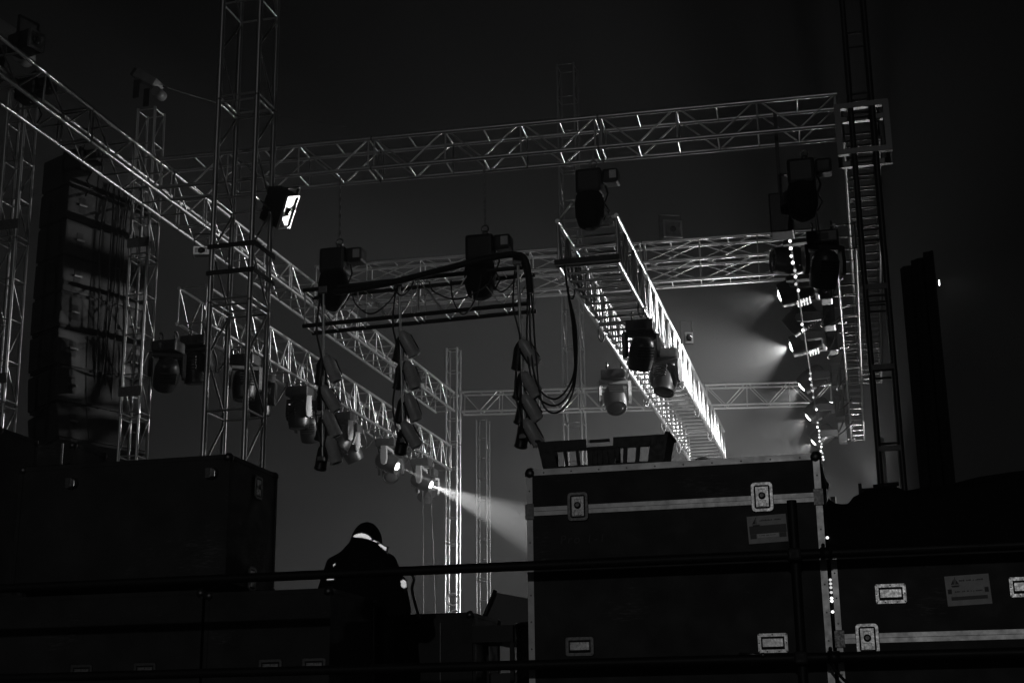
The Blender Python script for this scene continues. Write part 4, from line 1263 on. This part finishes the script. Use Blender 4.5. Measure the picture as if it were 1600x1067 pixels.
# jacket with hood and sleeves
b = MB()
b.loft([ell(0, cy, z, rx, ry, 22) for z, rx, ry, cy in ((0.70, 0.25, 0.17, 0), (0.82, 0.255, 0.175, 0), (1.0, 0.235, 0.165, 0), (1.18, 0.215, 0.17, -0.01), (1.30, 0.22, 0.17, -0.01), (1.40, 0.21, 0.16, 0.01), (1.475, 0.19, 0.15, 0.03), (1.52, 0.155, 0.14, 0.045), (1.56, 0.125, 0.125, 0.06), (1.59, 0.09, 0.10, 0.08))])
b.loft([ell(0.005 + 0.02 * (1.6 - z), cy, z, rx, ry, 18) for z, rx, ry, cy in ((1.50, 0.11, 0.12, 0.06), (1.55, 0.12, 0.13, 0.07), (1.60, 0.112, 0.13, 0.085), (1.645, 0.10, 0.122, 0.095), (1.685, 0.078, 0.10, 0.10), (1.715, 0.05, 0.065, 0.105), (1.73, 0.015, 0.02, 0.11))])
for s in (-1, 1):
    sx = 1.0 if s < 0 else 1.12
    limb(b, [(s * 0.08, 0.02, 1.44), (s * 0.165, 0.0, 1.40), (s * 0.228 * sx, -0.01, 1.23), (s * 0.262 * sx, 0.0, 1.09), (s * 0.235 * sx, 0.12, 1.09), (s * 0.17, 0.28, 1.15)], [0.10, 0.105, 0.09, 0.078, 0.07, 0.055], 16)
jk = solid('jacket', b, M['jacket'], per, 0.013, 8)
bvh = BVHTree.FromPolygons([v.co.copy() for v in jk.data.vertices], [list(p.vertices) for p in jk.data.polygons])
def strip(poly, nseg=10, dirn=Vector((0, 1, 0)), org=-1.0):
    """poly: upper edge and lower edge as lists of (x, z); draped onto the jacket"""
    up, lo_ = poly
    def at(e, t):
        f = t * (len(e) - 1); i = min(int(f), len(e) - 2); q = f - i
        return Vector((e[i][0] + (e[i + 1][0] - e[i][0]) * q, e[i][1] + (e[i + 1][1] - e[i][1]) * q))
    bmx = MB(); grid = []
    for i in range(nseg + 1):
        row = []
        for j in range(5):
            p = at(up, i / nseg).lerp(at(lo_, i / nseg), j / 4)
            hit = bvh.ray_cast(Vector((p.x, org, p.y)), dirn)
            if hit[0] is None:
                nr = bvh.find_nearest(Vector((p.x, -0.1, p.y)))
                loc, nn_ = nr[0], nr[1]
            else:
                loc, nn_ = hit[0], hit[1]
            row.append(Vector((p.x, loc.y, p.y)))
        grid.append(row)
    # flat front turned to mirror the moonlight at the camera, back on the cloth
    c0 = min(p.y - 0.204 * p.x for row in grid for p in row) - 0.004
    grid = [[(Vector((p.x, c0 + 0.204 * p.x, p.z)), Vector((p.x, max(p.y, c0 + 0.204 * p.x + 0.003), p.z))) for p in row] for row in grid]
    vf = [[bmx.bm.verts.new(a) for a, c in row] for row in grid]
    vb = [[bmx.bm.verts.new(c) for a, c in row] for row in grid]
    for i in range(nseg):
        for j in range(4):
            f = bmx.bm.faces.new((vf[i][j], vf[i + 1][j], vf[i + 1][j + 1], vf[i][j + 1])); f.smooth = True
            bmx.bm.faces.new((vb[i][j], vb[i][j + 1], vb[i + 1][j + 1], vb[i + 1][j]))
    loop = [(i, 0) for i in range(nseg + 1)] + [(nseg, j) for j in range(1, 5)] + [(i, 4) for i in range(nseg - 1, -1, -1)] + [(0, j) for j in range(3, 0, -1)]
    for k in range(len(loop)):
        a, c = loop[k], loop[(k + 1) % len(loop)]
        bmx.bm.faces.new((vf[a[0]][a[1]], vb[a[0]][a[1]], vb[c[0]][c[1]], vf[c[0]][c[1]]))
    return bmx.build('reflective_strip', M['tape'], jk)
def px2(x, y):
    # photo measurements turned into metres beside the person's spine (220 px per metre at that distance)
    return ((x - 568) / 221.0 + 0.055, 1.735 - (y - 812) / 224.0)
def pl(*a): return [px2(*p) for p in a]
strip((pl((545, 841), (553, 835), (560, 833), (569, 836), (579, 847)), pl((545, 842), (553, 844.5), (561, 846), (570, 848), (578, 849.5))))
strip((pl((579, 849), (583, 848), (589, 852)), pl((579, 850), (583, 851.5), (589, 854))), 5)
strip((pl((590, 853), (598, 856), (607, 861)), pl((589, 856), (597, 864), (604, 871))), 6)
strip((pl((518, 886), (523, 881)), pl((519, 889.5), (524, 886))), 4)
strip((pl((511, 905.5), (518, 905.5), (527, 906)), pl((511, 911.5), (518, 911.5), (527, 911.5))), 5)
strip((pl((625, 912), (631, 907), (637, 914)), pl((627, 924), (632, 931), (638, 925))), 6)
